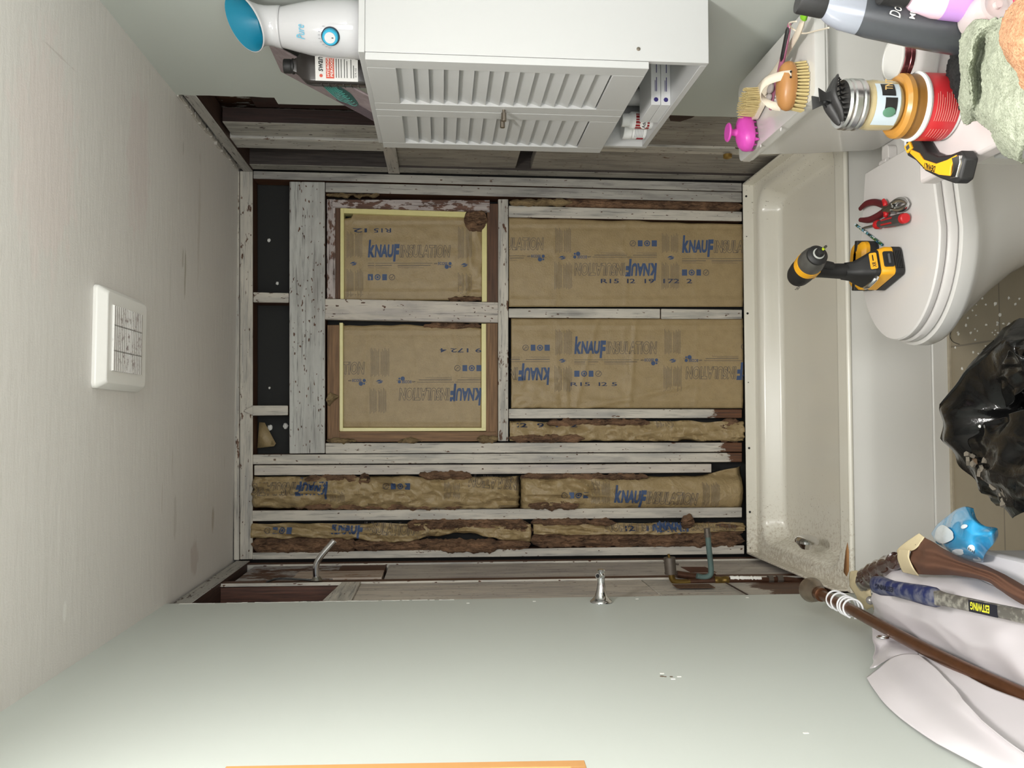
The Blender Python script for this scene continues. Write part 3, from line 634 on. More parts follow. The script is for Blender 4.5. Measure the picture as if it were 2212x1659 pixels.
sboard('blocking', 'slanted pale block nailed between studs beside the brown cavity, left wall', -1, [(-.83, 1.862), (-.447, 1.862), (-.447, 1.925), (-.83, 1.955)], wood('left_blk', 'Y', .66, seed=86), .004, .09, cat='block')
sboard('board', 'reddish brown bare board at the back of the left cavity', -1, yz(-.83, -.447, 1.95, 2.36), wood('left_cav', 'Z', .25, seed=87, dark=(.03, .012, .008), brown=(.13, .05, .03)), -.075, .02)
sboard('top_plate', 'narrow grey plate under the ceiling along the left alcove wall', -1, yz(-.81, -.002, 2.325, 2.378), wood('left_tp', 'Y', .60, seed=88, pale=(.40, .38, .35), face='X', dark=(.02, .01, .007), brown=(.07, .03, .02)), .010, .08, cat='beam')
bp = oX(1500, 1222, -.537); sboard('stain_patch', 'square brown unpainted patch on the left wall beside the copper pipes', -1, [(-.32, bp.z-.05), (-.20, bp.z-.045), (-.19, bp.z+.05), (-.31, bp.z+.045)], plain('patch_brown', S(88, 44, 24), .5, 0, .3, .3, 60), -.0025, .003, 'patch')
sboard('stud', 'bare brown stud behind the thin pale edge, in the left cavity', -1, yz(-.447, -.402, .31, 2.385), wood('left_bare', 'Z', .2, seed=91, dark=(.03, .012, .008), brown=(.13, .05, .03)), -.010, .09, cat='stud')
# dirt-black floor gap behind the base
# fan grille on the ceiling
gm = NT('grille'); brk = gm.n('ShaderNodeTexWave'); brk.wave_type = 'BANDS'; brk.bands_direction = 'Y'; brk.inputs['Scale'].default_value = 26; gm.l(gm.pos(), brk.inputs['Vector'])
dirt = gm.ramp(gm.noise(gm.pos((60, 60, 60)), 1, 5, .65), [(.53, 0.), (.63, .75)])
xyz = gm.pos((1, 1, 1), (-.20, 1.245, 0)); ln = gm.n('ShaderNodeVectorMath', operation='LENGTH'); s2 = gm.n('ShaderNodeVectorMath', operation='MULTIPLY'); s2.inputs[1].default_value = (9, 9, 0); gm.l(xyz, s2.inputs[0]); gm.l(s2.outputs[0], ln.inputs[0])
gm.col(gm.mix(gm.math('MULTIPLY', dirt, gm.ramp(ln.outputs['Value'], [(.55, 1.), (1.0, .1)])), gm.mix(gm.ramp(brk.outputs['Fac'], [(.25, 0.), (.5, 1.)]), S(176, 170, 166), S(240, 238, 235)), S(112, 84, 80))); gm.set(.4); MATS['grille'] = gm.m
plain('fan_plastic', S(240, 238, 234), .3)
t = thing('ceiling_vent', 'square white exhaust fan cover on the ceiling with dusty ribbed grille', 'vent', (.20, -1.245, ZC))
o = MB().loft([[(x, y, z) for x, y in rrect(w_, w2, .012)] for w_, w2, z in ((.240, .292, 0), (.240, .292, -.010), (.214, .262, -.030), (.16, .20, -.030))], cap=True).build('cover_frame', 'fan_plastic', t, bevel=.002)
m = MB().box((-.078, -.103, -.0315), (.078, .088, -.030)).build('grille', 'grille', t)
m = MB()
for i in range(31):
    y = -.101+.187*i/30; m.box((-.077, y-.0014, -.0345), (.077, y+.0014, -.0315))
for x in (-.03, .03): m.box((x-.0015, -.102, -.0345), (x+.0015, .087, -.0315))
m.build('grille_ribs', 'grille', t)
# ================================================================ LARGE FIXTURES
plain('porcelain', S(214, 212, 208), .18, 0, 0, Coat_Weight=.3); plain('white_plastic', S(217, 213, 210), .3); plain('cab_white', S(194, 194, 193), .38)
plain('cab_inside', S(212, 214, 212), .5); plain('chrome', (.75, .75, .76), .12, 1); plain('pewter', S(150, 140, 128), .32, 1); plain('screw_black', (.01, .01, .01), .5)
plain('black_plastic', S(30, 30, 31), .38); plain('dark_gap', S(40, 38, 36), .8)
# ---- shower base
def pan_mat():
    t = NT('pan'); p = t.pos(); base = t.mix(t.noise(p, 2, 2), S(232, 228, 214), S(240, 236, 224))
    xyz = t.n('ShaderNodeSeparateXYZ'); t.l(p, xyz.inputs[0])
    left = t.math('SUBTRACT', 1., t.math('MULTIPLY', t.math('ADD', xyz.outputs[0], .528), 4.))       # 1 at the left end, 0 at 0.25 m
    right = t.math('SUBTRACT', 1., t.math('MULTIPLY', t.math('SUBTRACT', .985, xyz.outputs[0]), 6.))
    g = t.noise(p, 85, 6, .75)
    grime = t.ramp(t.math('ADD', g, t.math('MULTIPLY', left, .17)), [(.58, 0.), (.72, .55)])
    base = t.mix(grime, base, S(176, 160, 136))
    sp = t.noise(t.pos((120, 120, 120)), 1, 2, .5)
    base = t.mix(t.ramp(t.math('ADD', sp, t.math('MULTIPLY', t.math('MAXIMUM', left, right), .07)), [(.73, 0.), (.76, .6)]), base, S(120, 100, 78))
    t.col(base); t.set(.22); t.bump(t.noise(p, 14, 2), .05, .002); MATS['pan'] = t.m
pan_mat()
PX0, PX1, PY0, PY1, PZ = XL+.002, .985, -.816, -.004, .322
t = thing('shower_pan', 'cream acrylic shower base with raised flange, below the open back wall', 'shower base', (.23, -.41, 0))
def PB(mb, nm, mat, **k):
    o = mb.build(nm, mat, k.pop('parent', t), **k); o.matrix_parent_inverse = Matrix.Translation(-(k.get('pl') or t.location)); return o
def sst(x): x = max(0, min(1, x)); return x*x*(3-2*x)
def panz(x, y):
    # signed distance into a rounded rectangle
    cx, cy, hx, hy, r = (PX0+PX1)/2, -.405, (PX1-PX0)/2-.045, .345, .10
    dx, dy = abs(x-cx)-hx+r, abs(y-cy)-hy+r
    d = -(math.hypot(max(dx, 0), max(dy, 0))+min(max(dx, dy), 0)-r)
    z = PZ - .006*sst(d/.01) - .080*sst((d-.008)/.036)
    z -= .006*max(0, min(1, (x-.2)*-1.2+.4))*sst((d-.05)/.1)
    return z
m = MB().grid(lambda u, v: (PX0+(PX1-PX0)*u, PY0+(PY1-PY0)*v, panz(PX0+(PX1-PX0)*u, PY0+(PY1-PY0)*v)), 190, 110)
PB(m, 'basin', 'pan', ang=80)
m = MB().box((PX0, -.012, .30), (PX1, -.004, .364)).box((PX0, PY0+.02, .30), (PX0+.008, -.004, .364)).box((PX1-.008, PY0+.02, .30), (PX1, -.004, .364))
PB(m, 'wall_flange', 'pan', bevel=.003)
m = MB().grid(lambda u, v: (PX0+(PX1-PX0)*v, PY0-.0005-.012*sst(u*3)-.004*u, PZ-u*(PZ-.056)), 24, 4)
PB(m, 'apron', plain('apron_white', S(222, 220, 214), .35))
m = MB().cyl((PX0, PY0+.002, PZ-.007), (PX1, PY0+.002, PZ-.007), .0085, n=20); PB(m, 'front_lip', 'pan')
m = MB()
for py in (424, 511, 677, 826, 968, 1106, 1184):
    q = oY(1610, py, -.012); m.cyl((q.x, -.0135, .351), (q.x, -.011, .351), .0045 if py not in (511, 826, 1184) else .002, n=12)
PB(m, 'screw_hole', 'screw_black')
m = MB().prism([(-.52, -.815), (-.512, -.77), (-.50, -.76), (-.47, -.79), (-.49, -.814)], PZ-.004, PZ+.0009)
PB(MB().add([(-.470, -.770, PZ+.001), (-.44, -.776, PZ+.001), (-.40, -.786, PZ+.001), (-.372, -.80, PZ+.001), (-.40, -.808, PZ+.001), (-.46, -.806, PZ+.001), (-.48, -.79, PZ+.001)], [(0, 1, 2, 3, 4, 5, 6)]), 'rust_stain', plain('rust', S(176, 128, 82), .8, 0, .3, .3, 80), thick=.0005)
Md = frame(oX(1743, 1166, -.398), (0, 1, .0), (0, 0, 1)) @ Matrix.Rotation(-.12, 4, 'Y')
m = MB().lathe([(.002, .014), (.020, .0125), (.033, .008), (.040, .0), (.040, -.008), (.02, -.03)], 36, Md)
PB(m, 'overflow_cover', 'chrome').data
struct(MB().box((PX0, -.838, 0), (PX1, PY0-.002, .055)).build('baseboard_front', 'apron_white', bevel=.004))
# grout and dirt line
m = MB().box((XL, -.85, 0), (XR, -.838, .006)); o = tag(m.build('caulk_line', plain('caulk', S(176, 166, 146), .6, 0, .2)), 'dirty caulk bead along the floor at the shower base apron', 'caulk')

# ---- toilet
TX0, TX1, TYC = .213, .690, -1.322
def dshape(grow=0., x0=TX0, x1=TX1, hw=.195, n=48, back=.80):
    """plan outline of lid: blunt hinge end at +X, rounded front at -X"""
    pts = []; L = x1-x0
    for i in range(n+1):
        a = -PI/2 + PI*i/n     # front half
        pts.append((x0+.27*L+.0 - (.27*L+grow)*0 - (L*.52+grow)*math.cos(a)*1.0 + L*.25, (hw+grow)*math.sin(a)))
    pts.append((x1+grow*.3, hw*back+grow)); pts.append((x1+grow*.3, -hw*back-grow))
    return pts
tt = thing('toilet', 'white toilet with closed lid carrying tools, in front of the shower base', 'toilet', (.55, TYC, 0))
def TB(mb, nm, mat, par=tt, **k): return mb.build(nm, mat, par, **k)
def ring(poly, z, s=1., dx=0.): return [((x-.45)*s+.45+dx-.55, y*s, z) for x, y in poly]
lidp = dshape(); sp = dshape(.004); rp = dshape(.012)
TB(MB().loft([ring(lidp, .412, .99), ring(lidp, .416), ring(lidp, .427), ring(lidp, .431, .985), ring(lidp, .432, .9)]), 'lid', 'white_plastic')
TB(MB().loft([ring(sp, .385, .985), ring(sp, .389), ring(sp, .404), ring(sp, .409, .985)]), 'seat', 'white_plastic')
rings = [ring(rp, .382, .97), ring(rp, .380, 1.0), ring(rp, .35, 1.005), ring(rp, .338, .985)]
for z, s, dx in ((.32, .93, .01), (.28, .86, .03), (.22, .76, .06), (.15, .66, .09), (.09, .60, .11), (.05, .60, .115), (.03, .66, .11), (0, .68, .11)): rings.append(ring(rp, z, s, dx))
TB(MB().loft(rings), 'bowl', 'porcelain', ang=60)
TB(MB().prism([(x, y) for x, y in rrect(.26, .33, .03)], .26, .38, Matrix.Translation((.26, 0, 0))), 'rear_deck', 'porcelain', bevel=.008)
TB(MB().prism(rrect(.30, .19, .04), 0, .27, Matrix.Translation((.20, 0, 0))), 'trapway', 'porcelain', bevel=.01)
for y in (.095, -.095): TB(MB().prism(rrect(.055, .036, .014), .38, .405, Matrix.Translation((.170, y, 0))).cyl((.152, y-.018, .405), (.152, y+.018, .405), .009, n=14), 'hinge_cap', 'white_plastic', bevel=.002)
TB(MB().lathe([(.0, 0), (.02, 0), (.018, .018), (.006, .026)], 20, Matrix.Translation((.06, -.135, .0))), 'bolt_cap', 'white_plastic')
TB(MB().box((.01, .16, .386), (.045, .175, .406)), 'seat_bumper', 'white_plastic', bevel=.003)
tank = [[(x*s, y*s2, z) for x, y in rrect(.20, .465, .035)] for z, s, s2 in ((.385, .82, .88), (.40, .86, .9), (.60, .96, .975), (.728, 1, 1))]
TB(MB().loft(tank, M=Matrix.Translation((.295, -.012, 0))), 'tank', 'porcelain', ang=50)
tl = [[(x*s, y*s2, z) for x, y in rrect(.225, .505, .025)] for z, s, s2 in ((.722, .93, .965), (.728, .97, .985), (.733, .97, .985), (.736, 1, 1), (.752, 1, 1), (.759, .985, .993), (.760, .93, .97))]
TB(MB().loft(tl, M=Matrix.Translation((.293, -.018, 0))), 'tank_lid', 'porcelain', ang=25)
TB(text_on(MB(), 'Sterling', frame((.235, .13, .3815), (0, -1, 0), (1, 0, 0)), .06, .010, .2), 'maker_mark', plain('mark_grey', S(150, 148, 146), .5), smooth=False)
TB(MB().tube(smoothline([(.33, .235, .40), (.34, .27, .36), (.36, .30, .25), (.40, .31, .15)], 16), .006), 'supply_hose', 'white_plastic')

# ---- wall cabinet over the tank
CX0, CX1, CY0, CY1, CZ0, CZ1 = .834, XR, -1.511, -.885, .977, 1.768
ct = thing('wall_cabinet', 'white wall cabinet with two louvered doors and open bottom shelf, above the toilet tank', 'cabinet', (CX1, (CY0+CY1)/2, CZ0))
def CB(mb, nm, mat, par=ct, lab=None, **k):
    o = mb.build(nm, mat, par, **k)
    o.matrix_parent_inverse = Matrix.Translation(-ct.location) if par == ct else Matrix()
    if lab: o['label'] = lab
    return o
th = .016
CB(MB().box((CX0, CY0, CZ0), (CX1, CY0+th, CZ1)), 'side_panel', 'cab_white', bevel=.001)
CB(MB().box((CX0, CY1-th, CZ0), (CX1, CY1, CZ1)), 'side_panel', 'cab_white', bevel=.001)
CB(MB().box((CX0-.003, CY0-.004, CZ1-.001), (CX1, CY1+.004, CZ1+.013)), 'top_panel', 'cab_white', bevel=.001)
CB(MB().box((CX0, CY0+th, CZ0), (CX1, CY1-th, CZ0+.015)), 'bottom_panel', 'cab_white', bevel=.001)
CB(MB().box((CX0+.004, CY0+th, 1.15), (CX1, CY1-th, 1.166)), 'shelf', 'cab_inside')
CB(MB().box((CX1-.005, CY0+th, CZ0+.015), (CX1-.001, CY1-th, CZ1-.001)), 'back_panel', 'cab_inside')
sc_ = oY(1379, 106, CY0)
CB(MB().lathe([(.0045, 0), (.0045, .0012), (.003, .0016)], 16, frame((sc_.x, CY0, sc_.z), (1, 0, 0), (0, 0, 1)) ), 'cam_screw', 'pewter')
dz0, dz1 = 1.118, 1.766; mid = (CY0+CY1)/2
def louver_door(y0, y1, knob_y):
    x1, x0 = CX0-.001, CX0-.018; sw, rw = .045, .066
    m = MB().box((x0, y0, dz0), (x1, y0+sw, dz1)).box((x0, y1-sw, dz0), (x1, y1, dz1)).box((x0, y0+sw, dz0), (x1, y1-sw, dz0+rw+.01)).box((x0, y0+sw, dz1-rw), (x1, y1-sw, dz1))
    d = CB(m, 'door', 'cab_white', bevel=.0012)
    m = MB(); n = 14; za, zb = dz0+rw+.014, dz1-rw-.004; pit = (zb-za)/n
    for i in range(n):
        z = za+pit*i
        m.add([(x0+.0025, y0+sw, z), (x1-.001, y0+sw, z+pit*1.12), (x1-.001, y1-sw, z+pit*1.12), (x0+.0025, y1-sw, z),
               (x0+.0065, y0+sw, z), (x1+.002, y0+sw, z+pit*1.12), (x1+.002, y1-sw, z+pit*1.12), (x0+.0065, y1-sw, z)],
              [(0, 1, 2, 3), (7, 6, 5, 4), (0, 4, 5, 1), (1, 5, 6, 2), (2, 6, 7, 3), (3, 7, 4, 0)])
    o = m.build('louvers', 'cab_white', d, smooth=False)
    q = oX(1077, 244, x0) if knob_y < mid else oX(1074, 266, x0)
    k = MB().cyl((x0+.002, knob_y, 1.433), (x0-.010, knob_y, 1.433), .004, n=14).cyl((x0-.008, knob_y, 1.433), (x0-.030, knob_y, 1.433), .0068, n=20)
    k.build('knob', 'pewter', d, bevel=.0008)
louver_door(CY0, mid-.001, mid-.024); louver_door(mid+.001, CY1, mid+.026)

# ---- vanity counter by the camera
vt = thing('vanity', 'white vanity counter crowded with bottles and towels, on the right wall', 'vanity', (.69, -2.65, 0))
VX, VY1, VZ = .398, -2.075, .80
def VB(mb, nm, mat, par=vt, **k):
    o = mb.build(nm, mat, par, **k); o.matrix_parent_inverse = Matrix.Translation(-vt.location) if par == vt else Matrix(); return o
plain('counter_white', S(196, 188, 186), .35)
VB(MB().box((VX, -3.2, VZ-.03), (XR-.001, VY1, VZ)), 'countertop', 'counter_white', bevel=.005)
VB(MB().box((VX+.03, -3.18, .08), (XR-.001, VY1-.02, VZ-.03)).box((VX+.08, -3.16, 0), (XR-.001, VY1-.03, .08)), 'cabinet_body', plain('vanity_grey', S(196, 192, 186), .4), bevel=.002)
for y in (-2.42, -2.95):
    d = VB(MB().box((VX+.012, y-.24, .12), (VX+.03, y+.24, VZ-.06)), 'door', 'cab_white', bevel=.003)
    MB().cyl((VX-.012, y+.18, .6), (VX+.013, y+.18, .6), .009, n=16).build('knob', 'pewter', d)

# ---- vanity light, the lamp that lights the room (just outside the picture)
lt = thing('vanity_light', 'wall light bar with three round globes above the vanity', 'lamp', (XR, -2.95, 1.98))
MB().box((-.03, -.30, -.05), (0, .30, .05)).build('light_bar', 'chrome', lt, bevel=.004)
e = NT('bulb'); e.b.inputs['Emission Color'].default_value = (1, .985, .965, 1); e.b.inputs['Emission Strength'].default_value = BULB_STRENGTH; MATS['bulb'] = e.m
for y in (-.2, 0, .2):
    o = MB().ball((-.10, y, 0), .052, n=24).build('globe', 'bulb', lt); MB().cyl((-.03, y, 0), (-.06, y, 0), .022).build('lamp_holder', 'chrome', o)

cl_ = thing('added_ceiling_light', 'round flush ceiling fixture added for the fill light, above the picture', 'lamp', (.20, -2.72, ZC))  # unlit fixture added out of view to go with the ceiling fill
MB().lathe([(.17, 0), (.17, -.02), (.155, -.035)][::-1], 40).build('lamp_base', 'cab_white', cl_); MB().lathe([(.15, -.034), (.148, -.044), (.13, -.054), (.10, -.060)], 40).build('diffuser', 'fan_plastic', cl_)
# ---- picture frame on the left wall, its edge just in the picture
fa, fb = oX(474, 1655, XL+.048), oX(1249, 1642, XL+.048)
plain('pine', S(196, 146, 92), .42, 0, .12, .15, 40)
fy = (fa.y+fb.y)/2; fz1, fz0 = fa.z, fb.z
ft = thing('wall_mirror', 'light pine framed box mirror hanging on the left wall', 'mirror', (XL, fy-.25, fz0))
def FB(mb, nm, mat, **k): o = mb.build(nm, mat, ft, **k); o.matrix_parent_inverse = Matrix.Translation(-ft.location); return o
FB(MB().box((XL+.001, fy-.022, fz0), (XL+.048, fy, fz1)), 'frame_side', 'pine', bevel=.001); FB(MB().box((XL+.001, fy-.5, fz0), (XL+.048, fy-.478, fz1)), 'frame_side', 'pine', bevel=.001)
FB(MB().box((XL+.001, fy-.478, fz0), (XL+.048, fy-.022, fz0+.022)), 'frame_rail', 'pine', bevel=.001); FB(MB().box((XL+.001, fy-.478, fz1-.022), (XL+.048, fy-.022, fz1)), 'frame_rail', 'pine', bevel=.001)
ft.rotation_euler.x = 0
FB(MB().box((XL+.008, fy-.478, fz0+.022), (XL+.014, fy-.022, fz1-.022)), 'mirror_glass', plain('mirror', (.9, .9, .9), .03, 1))
ft.rotation_euler.x = (fa.y-fb.y)/(fz1-fz0)*-1
ft.location.y += (fa.y-fb.y)*-.5
# ================================================================ TOOLS ON THE TOILET LID
LZ = .4325
plain('tool_yellow', S(238, 172, 34), .38); plain('tool_black', S(34, 33, 33), .55, 0, 0, .1, 300); plain('tool_grey', S(92, 90, 86), .4, .3, .25); plain('steel', S(150, 148, 142), .3, 1, .2)
plain('red_plastic', S(196, 30, 36), .4); plain('maroon_grip', S(92, 22, 30), .55, 0, .5, .2, 40); plain('white_ink', S(235, 232, 225), .5); plain('black_ink', S(20, 20, 20), .5)
dr = thing('impact_driver', 'yellow and black cordless impact driver standing on its battery on the toilet lid', 'power tool', (.398, -1.308, LZ), (0, 0, math.radians(15)))
def P(mb, nm, mat, par=dr, lab=None, **k):
    o = mb.build(nm, mat, par, **k)
    if lab: o['label'] = lab
    return o
m = MB().loft([[(x, y+dy, z) for x, y in rrect(w_, l_, .012)] for w_, l_, z, dy in ((.070, .108, .0, 0), (.078, .116, .004, 0), (.078, .116, .026, 0))])
bat = P(m, 'battery', 'tool_black', bevel=.001)
m = MB()
for i in range(5): m.box((-.024, -.0605, .006+i*.0042), (.024, -.0575, .0085+i*.0042))
P(m, 'battery_ribs', 'tool_black', bat)
P(MB().loft([[(x, y+dy, z) for x, y in rrect(w_, l_, .012)] for w_, l_, z, dy in ((.077, .114, .026, 0), (.077, .114, .044, 0), (.070, .104, .058, .003))]), 'battery_cover', 'tool_yellow', lab='yellow battery housing', bevel=.001)
P(MB().prism(rrect(.042, .026, .005), 0, .0035, Matrix.Translation((0, -.0562, .041)) @ Matrix.Rotation(PI/2-.12, 4, 'X')), 'battery_latch', 'tool_black', bevel=.001)
P(MB().prism(rrect(.026, .005, .002), 0, .003, Matrix.Translation((0, -.0598, .041)) @ Matrix.Rotation(PI/2-.12, 4, 'X')), 'latch_bar', plain('latch_shine', S(90, 90, 92), .2), bat)
P(MB().loft([[(x, y+dy, z) for x, y in rrect(w_, l_, .012)] for w_, l_, z, dy in ((.070, .100, .056, .004), (.068, .096, .070, .004), (.052, .074, .088, .012), (.040, .052, .104, .017), (.036, .046, .125, .018))]), 'foot', 'tool_black')
P(MB().prism(rrect(.044, .018, .004), 0, .002, Matrix.Translation((0, -.0445, .074)) @ Matrix.Rotation(1.15, 4, 'X')), 'foot_badge', 'tool_yellow', bevel=.0005)
P(text_on(MB(), 'XR', Matrix.Translation((-.018, -.0465, .0695)) @ Matrix.Rotation(1.15, 4, 'X') @ Matrix.Translation((0, 0, .0026)), .014, .009, .2, .02).cbox((.008, -.0463, .0745), (.016, .0006, .005)), 'badge_mark', 'black_ink', smooth=False)
P(MB().loft([[(math.cos(a)*rx, dy+math.sin(a)*ry, z) for a in [2*PI*i/20 for i in range(20)]] for rx, ry, z, dy in ((.019, .025, .12, .018), (.0185, .023, .15, .017), (.018, .023, .18, .014), (.019, .026, .205, .010), (.022, .03, .222, .006))]), 'handle', 'tool_black')
P(MB().loft([[(math.cos(a)*.010, -.018+dy+math.sin(a)*.009, z) for a in [2*PI*i/12 for i in range(12)]] for z, dy in ((.165, .006), (.18, .0), (.20, -.004))]), 'trigger', 'tool_black', lab='black trigger')
Hm = Matrix.Translation((0, -.026, .232)) @ Matrix.Rotation(PI/2, 4, 'X') @ Matrix.Rotation(0, 4, 'Z')
P(MB().lathe([(.016, -.088), (.026, -.085), (.030, -.074), (.0325, -.05), (.0325, -.02)], 32, Hm), 'motor_housing', 'tool_black')
P(MB().lathe([(.0332, -.022), (.0338, -.010), (.0335, .0)], 32, Hm).box((-.0215, -.02, .204), (.0215, .022, .214)), 'yellow_collar', 'tool_yellow', lab='yellow collar')
P(MB().lathe([(.0325, .0), (.033, .012), (.0305, .030), (.024, .046)], 32, Hm), 'gear_case', 'tool_grey', lab='scuffed grey gear case')
P(MB().lathe([(.026, .040), (.026, .047), (.021, .052), (.0165, .054)], 32, Hm), 'nose_bumper', 'tool_black')
P(MB().lathe([(.0145, .050), (.0145, .056), (.0125, .057)], 28, Hm), 'nose_ring', plain('pale_ring', S(180, 182, 176), .4))
P(MB().lathe([(.0115, .052), (.0115, .066), (.009, .072), (.0055, .073)], 24, Hm), 'chuck', 'tool_black')
P(MB().tube([(0, -.096, .232), (.002, -.118, .229)], .0032, 6), 'driver_bit', 'steel'); P(MB().tube([(0, -.104, .2312), (.0008, -.110, .2305)], .0036, 6), 'bit_band', plain('lime', S(190, 210, 40), .4))
for a in (.6, 2.2, 3.7, 5.3): P(MB().cyl((.0222*math.cos(a), -.068, .232+.0222*math.sin(a)), (.0222*math.cos(a), -.0695, .232+.0222*math.sin(a)), .003, n=10), 'nose_screw', 'steel')
P(MB().tube(smoothline([(-.036, -.03, .062), (-.046, -.025, .070), (-.050, -.0, .074), (-.046, .02, .072)], 12), .0035, 8, flat=1.6), 'belt_clip', 'chrome')
P(text_on(MB(), 'DEWALT', frame((-.0344, .062, .232), (0, -1, 0), (0, 0, 1)), .05, .009, 0, .02), 'side_lettering', 'black_ink', smooth=False)

bk = thing('battery_pack', 'spare yellow and black battery pack lying behind the impact driver', 'battery', (.426, -1.196, LZ), (0, 0, math.radians(80)))
P(MB().loft([[(x, y, z) for x, y in rrect(w_, l_, .02)] for w_, l_, z in ((.072, .125, 0), (.080, .132, .006), (.080, .132, .026))]), 'battery_base', 'tool_black', bk)
P(MB().loft([[(x, y, z) for x, y in rrect(w_, l_, .022)] for w_, l_, z in ((.079, .130, .026), (.078, .128, .036), (.062, .11, .046), (.03, .06, .049))]), 'battery_top', 'tool_yellow', bk, lab='yellow upper shell')
P(MB().box((-.008, -.067, .01), (.008, .067, .048)).build('centre_rib', 'tool_black', bk, bevel=.002) and MB().lathe([(.011, 0), (.011, .0008)], 24, Matrix.Translation((-.02, .035, .0475))), 'charge_button', 'tool_black', bk)

pl = thing('pliers', 'diagonal cutting pliers with worn red and black grips, on the toilet lid', 'pliers', oZ(1913, 452, LZ))
def Lz(px, py, z, o): return oZ(px, py, LZ+z) - o.location
def px_tube(o, pts, r, nm, mat, par=None, n=14, flat=.8, lab=None):
    q = smoothline([Lz(a, b, z, o) for a, b, z in pts], 18); rr = [catmull([V((x, 0, 0)) for x in r], i/18).x for i in range(19)]
    return P(MB().tube(q, rr, n, flat=flat), nm, mat, par or o, lab)
px_tube(pl, [(1858, 451, .010), (1872, 440, .011), (1890, 437, .011), (1909, 443, .011)], [.006, .0085, .009, .0095], 'grip', 'maroon_grip')
px_tube(pl, [(1858, 475, .010), (1876, 475, .011), (1893, 468, .011), (1909, 458, .011)], [.006, .0085, .009, .0095], 'grip', 'maroon_grip')
px_tube(pl, [(1908, 432, .012), (1912, 440, .012), (1911, 446, .012)], [.005, .0075, .006], 'grip_guard', 'red_plastic')
px_tube(pl, [(1910, 456, .012), (1914, 462, .012), (1912, 468, .012)], [.005, .0075, .006], 'grip_guard', 'red_plastic')
px_tube(pl, [(1906, 445, .011), (1918, 452, .013), (1930, 452, .014)], [.006, .009, .012], 'lower_arm', 'steel'); px_tube(pl, [(1906, 456, .011), (1920, 450, .013), (1932, 444, .014)], [.006, .010, .013], 'upper_arm', 'steel')
px_tube(pl, [(1928, 443, .014), (1942, 433, .013), (1954, 433, .012), (1961, 440, .012)], [.010, .009, .007, .004], 'jaw', 'chrome', flat=.9); px_tube(pl, [(1930, 449, .014), (1944, 452, .013), (1956, 447, .012), (1962, 439, .012)], [.009, .008, .007, .004], 'jaw', 'chrome', flat=.9)
q = Lz(1927, 447, .022, pl); P(MB().cyl(q, q+V((0, 0, .005)), .006, n=18), 'pivot', 'steel', pl)

sw = thing('screwdriver', 'short screwdriver with red and grey handle beside the pliers', 'screwdriver', oZ(1920, 480, LZ))
def px_seg(o, a, b, prof, nm, mat, lab=None, n=20):
    A_, B_ = Lz(*a, o), Lz(*b, o); d = (B_-A_); q = [A_+d*t for t, r in prof]
    return P(MB().tube(q, [r for t, r in prof], n), nm, mat, o, lab)
a, b = (1863, 493, .008), (1956, 471, .017)
px_seg(sw, a, b, [(0, .0015), (.05, .003), (.36, .003)], 'blade', 'steel', n=8)
px_seg(sw, a, b, [(.33, .006), (.36, .012), (.40, .0125), (.43, .010)], 'handle_collar', 'red_plastic', 'red collar')
px_seg(sw, a, b, [(.42, .010), (.50, .0105), (.56, .0135), (.75, .0145), (.86, .015), (.95, .0145)], 'handle', plain('grip_grey', S(66, 64, 64), .35), n=8)
px_seg(sw, a, b, [(.55, .0137), (.80, .0149)], 'red_stripe', 'red_plastic', 'red band under the lettering', 6)
px_seg(sw, a, b, [(.94, .0135), (1.0, .0125), (1.01, .010)], 'end_cap', 'red_plastic', 'red end cap')
A_, B_ = oZ(1916, 487, LZ+.020), oZ(1942, 480.5, LZ+.020)
P(text_on(MB(), 'CRAFTSMAN', frame(A_-sw.location+V((0, -.0105, 0)), B_-A_, V((0, .45, 1))), .034, .0055, .1, .02), 'lettering', 'white_ink', sw, smooth=False)

bt = NT('beads'); vo = bt.n('ShaderNodeTexVoronoi'); vo.inputs['Scale'].default_value = 190; bt.l(bt.pos(), vo.inputs['Vector']); bsp = bt.n('ShaderNodeSeparateColor'); bt.l(vo.outputs['Color'], bsp.inputs[0])
bt.col(bt.ramp(bsp.outputs[0], [(0, S(20, 90, 50)), (.3, S(30, 60, 90)), (.45, S(120, 130, 30)), (.6, S(225, 230, 235)), (.75, S(20, 30, 30)), (.88, S(90, 150, 180))], 'CONSTANT')); bt.set(.3); MATS['beads'] = bt.m
p0, p1 = oZ(1848, 485, LZ+.0045), oZ(1906, 529, LZ+.0045)
tag(MB().tube([p0+(p1-p0)*i/12 for i in range(13)], [.0035+.0004*(i % 2) for i in range(13)], 10).build('beaded_stick', 'beads'), 'thin stick with green, blue and white patches lying between screwdriver and driver', 'stick')

# ---- folding utility knife on the counter corner
ka, kb = oZ(1964, 326, VZ+.014), oZ(2090, 366, VZ+.014)
kn = thing('utility_knife', 'yellow and black folding utility knife overhanging the corner of the white counter', 'knife', ka)
Mk = frame((0, 0, 0), kb-ka, (V((0, 0, 1)).cross(kb-ka))); KL = (kb-ka).length; kn.matrix_world = Matrix.Translation(ka) @ Mk
def kpoly(pts): return [(x*KL, y*KL*.86) for x, y in pts]
body = kpoly([(0, .10), (.10, .165), (.24, .15), (.40, .06), (.60, .05), (.78, .10), (.93, .17), (1.02, .11), (1.02, -.09), (.95, -.15), (.70, -.15), (.45, -.13), (.25, -.06), (.08, -.04)])
P(MB().prism(body, -.012, .010), 'handle', 'tool_black', kn, bevel=.003)
P(MB().prism(kpoly([(.16, .04), (.30, .03), (.40, -.02), (.62, -.02), (.78, .05), (.90, .12), (.86, .0), (.88, -.09), (.70, -.115), (.46, -.10), (.28, -.04), (.14, .0)]), .008, .0125), 'yellow_shell', 'tool_yellow', kn, lab='yellow side panel', bevel=.0012)
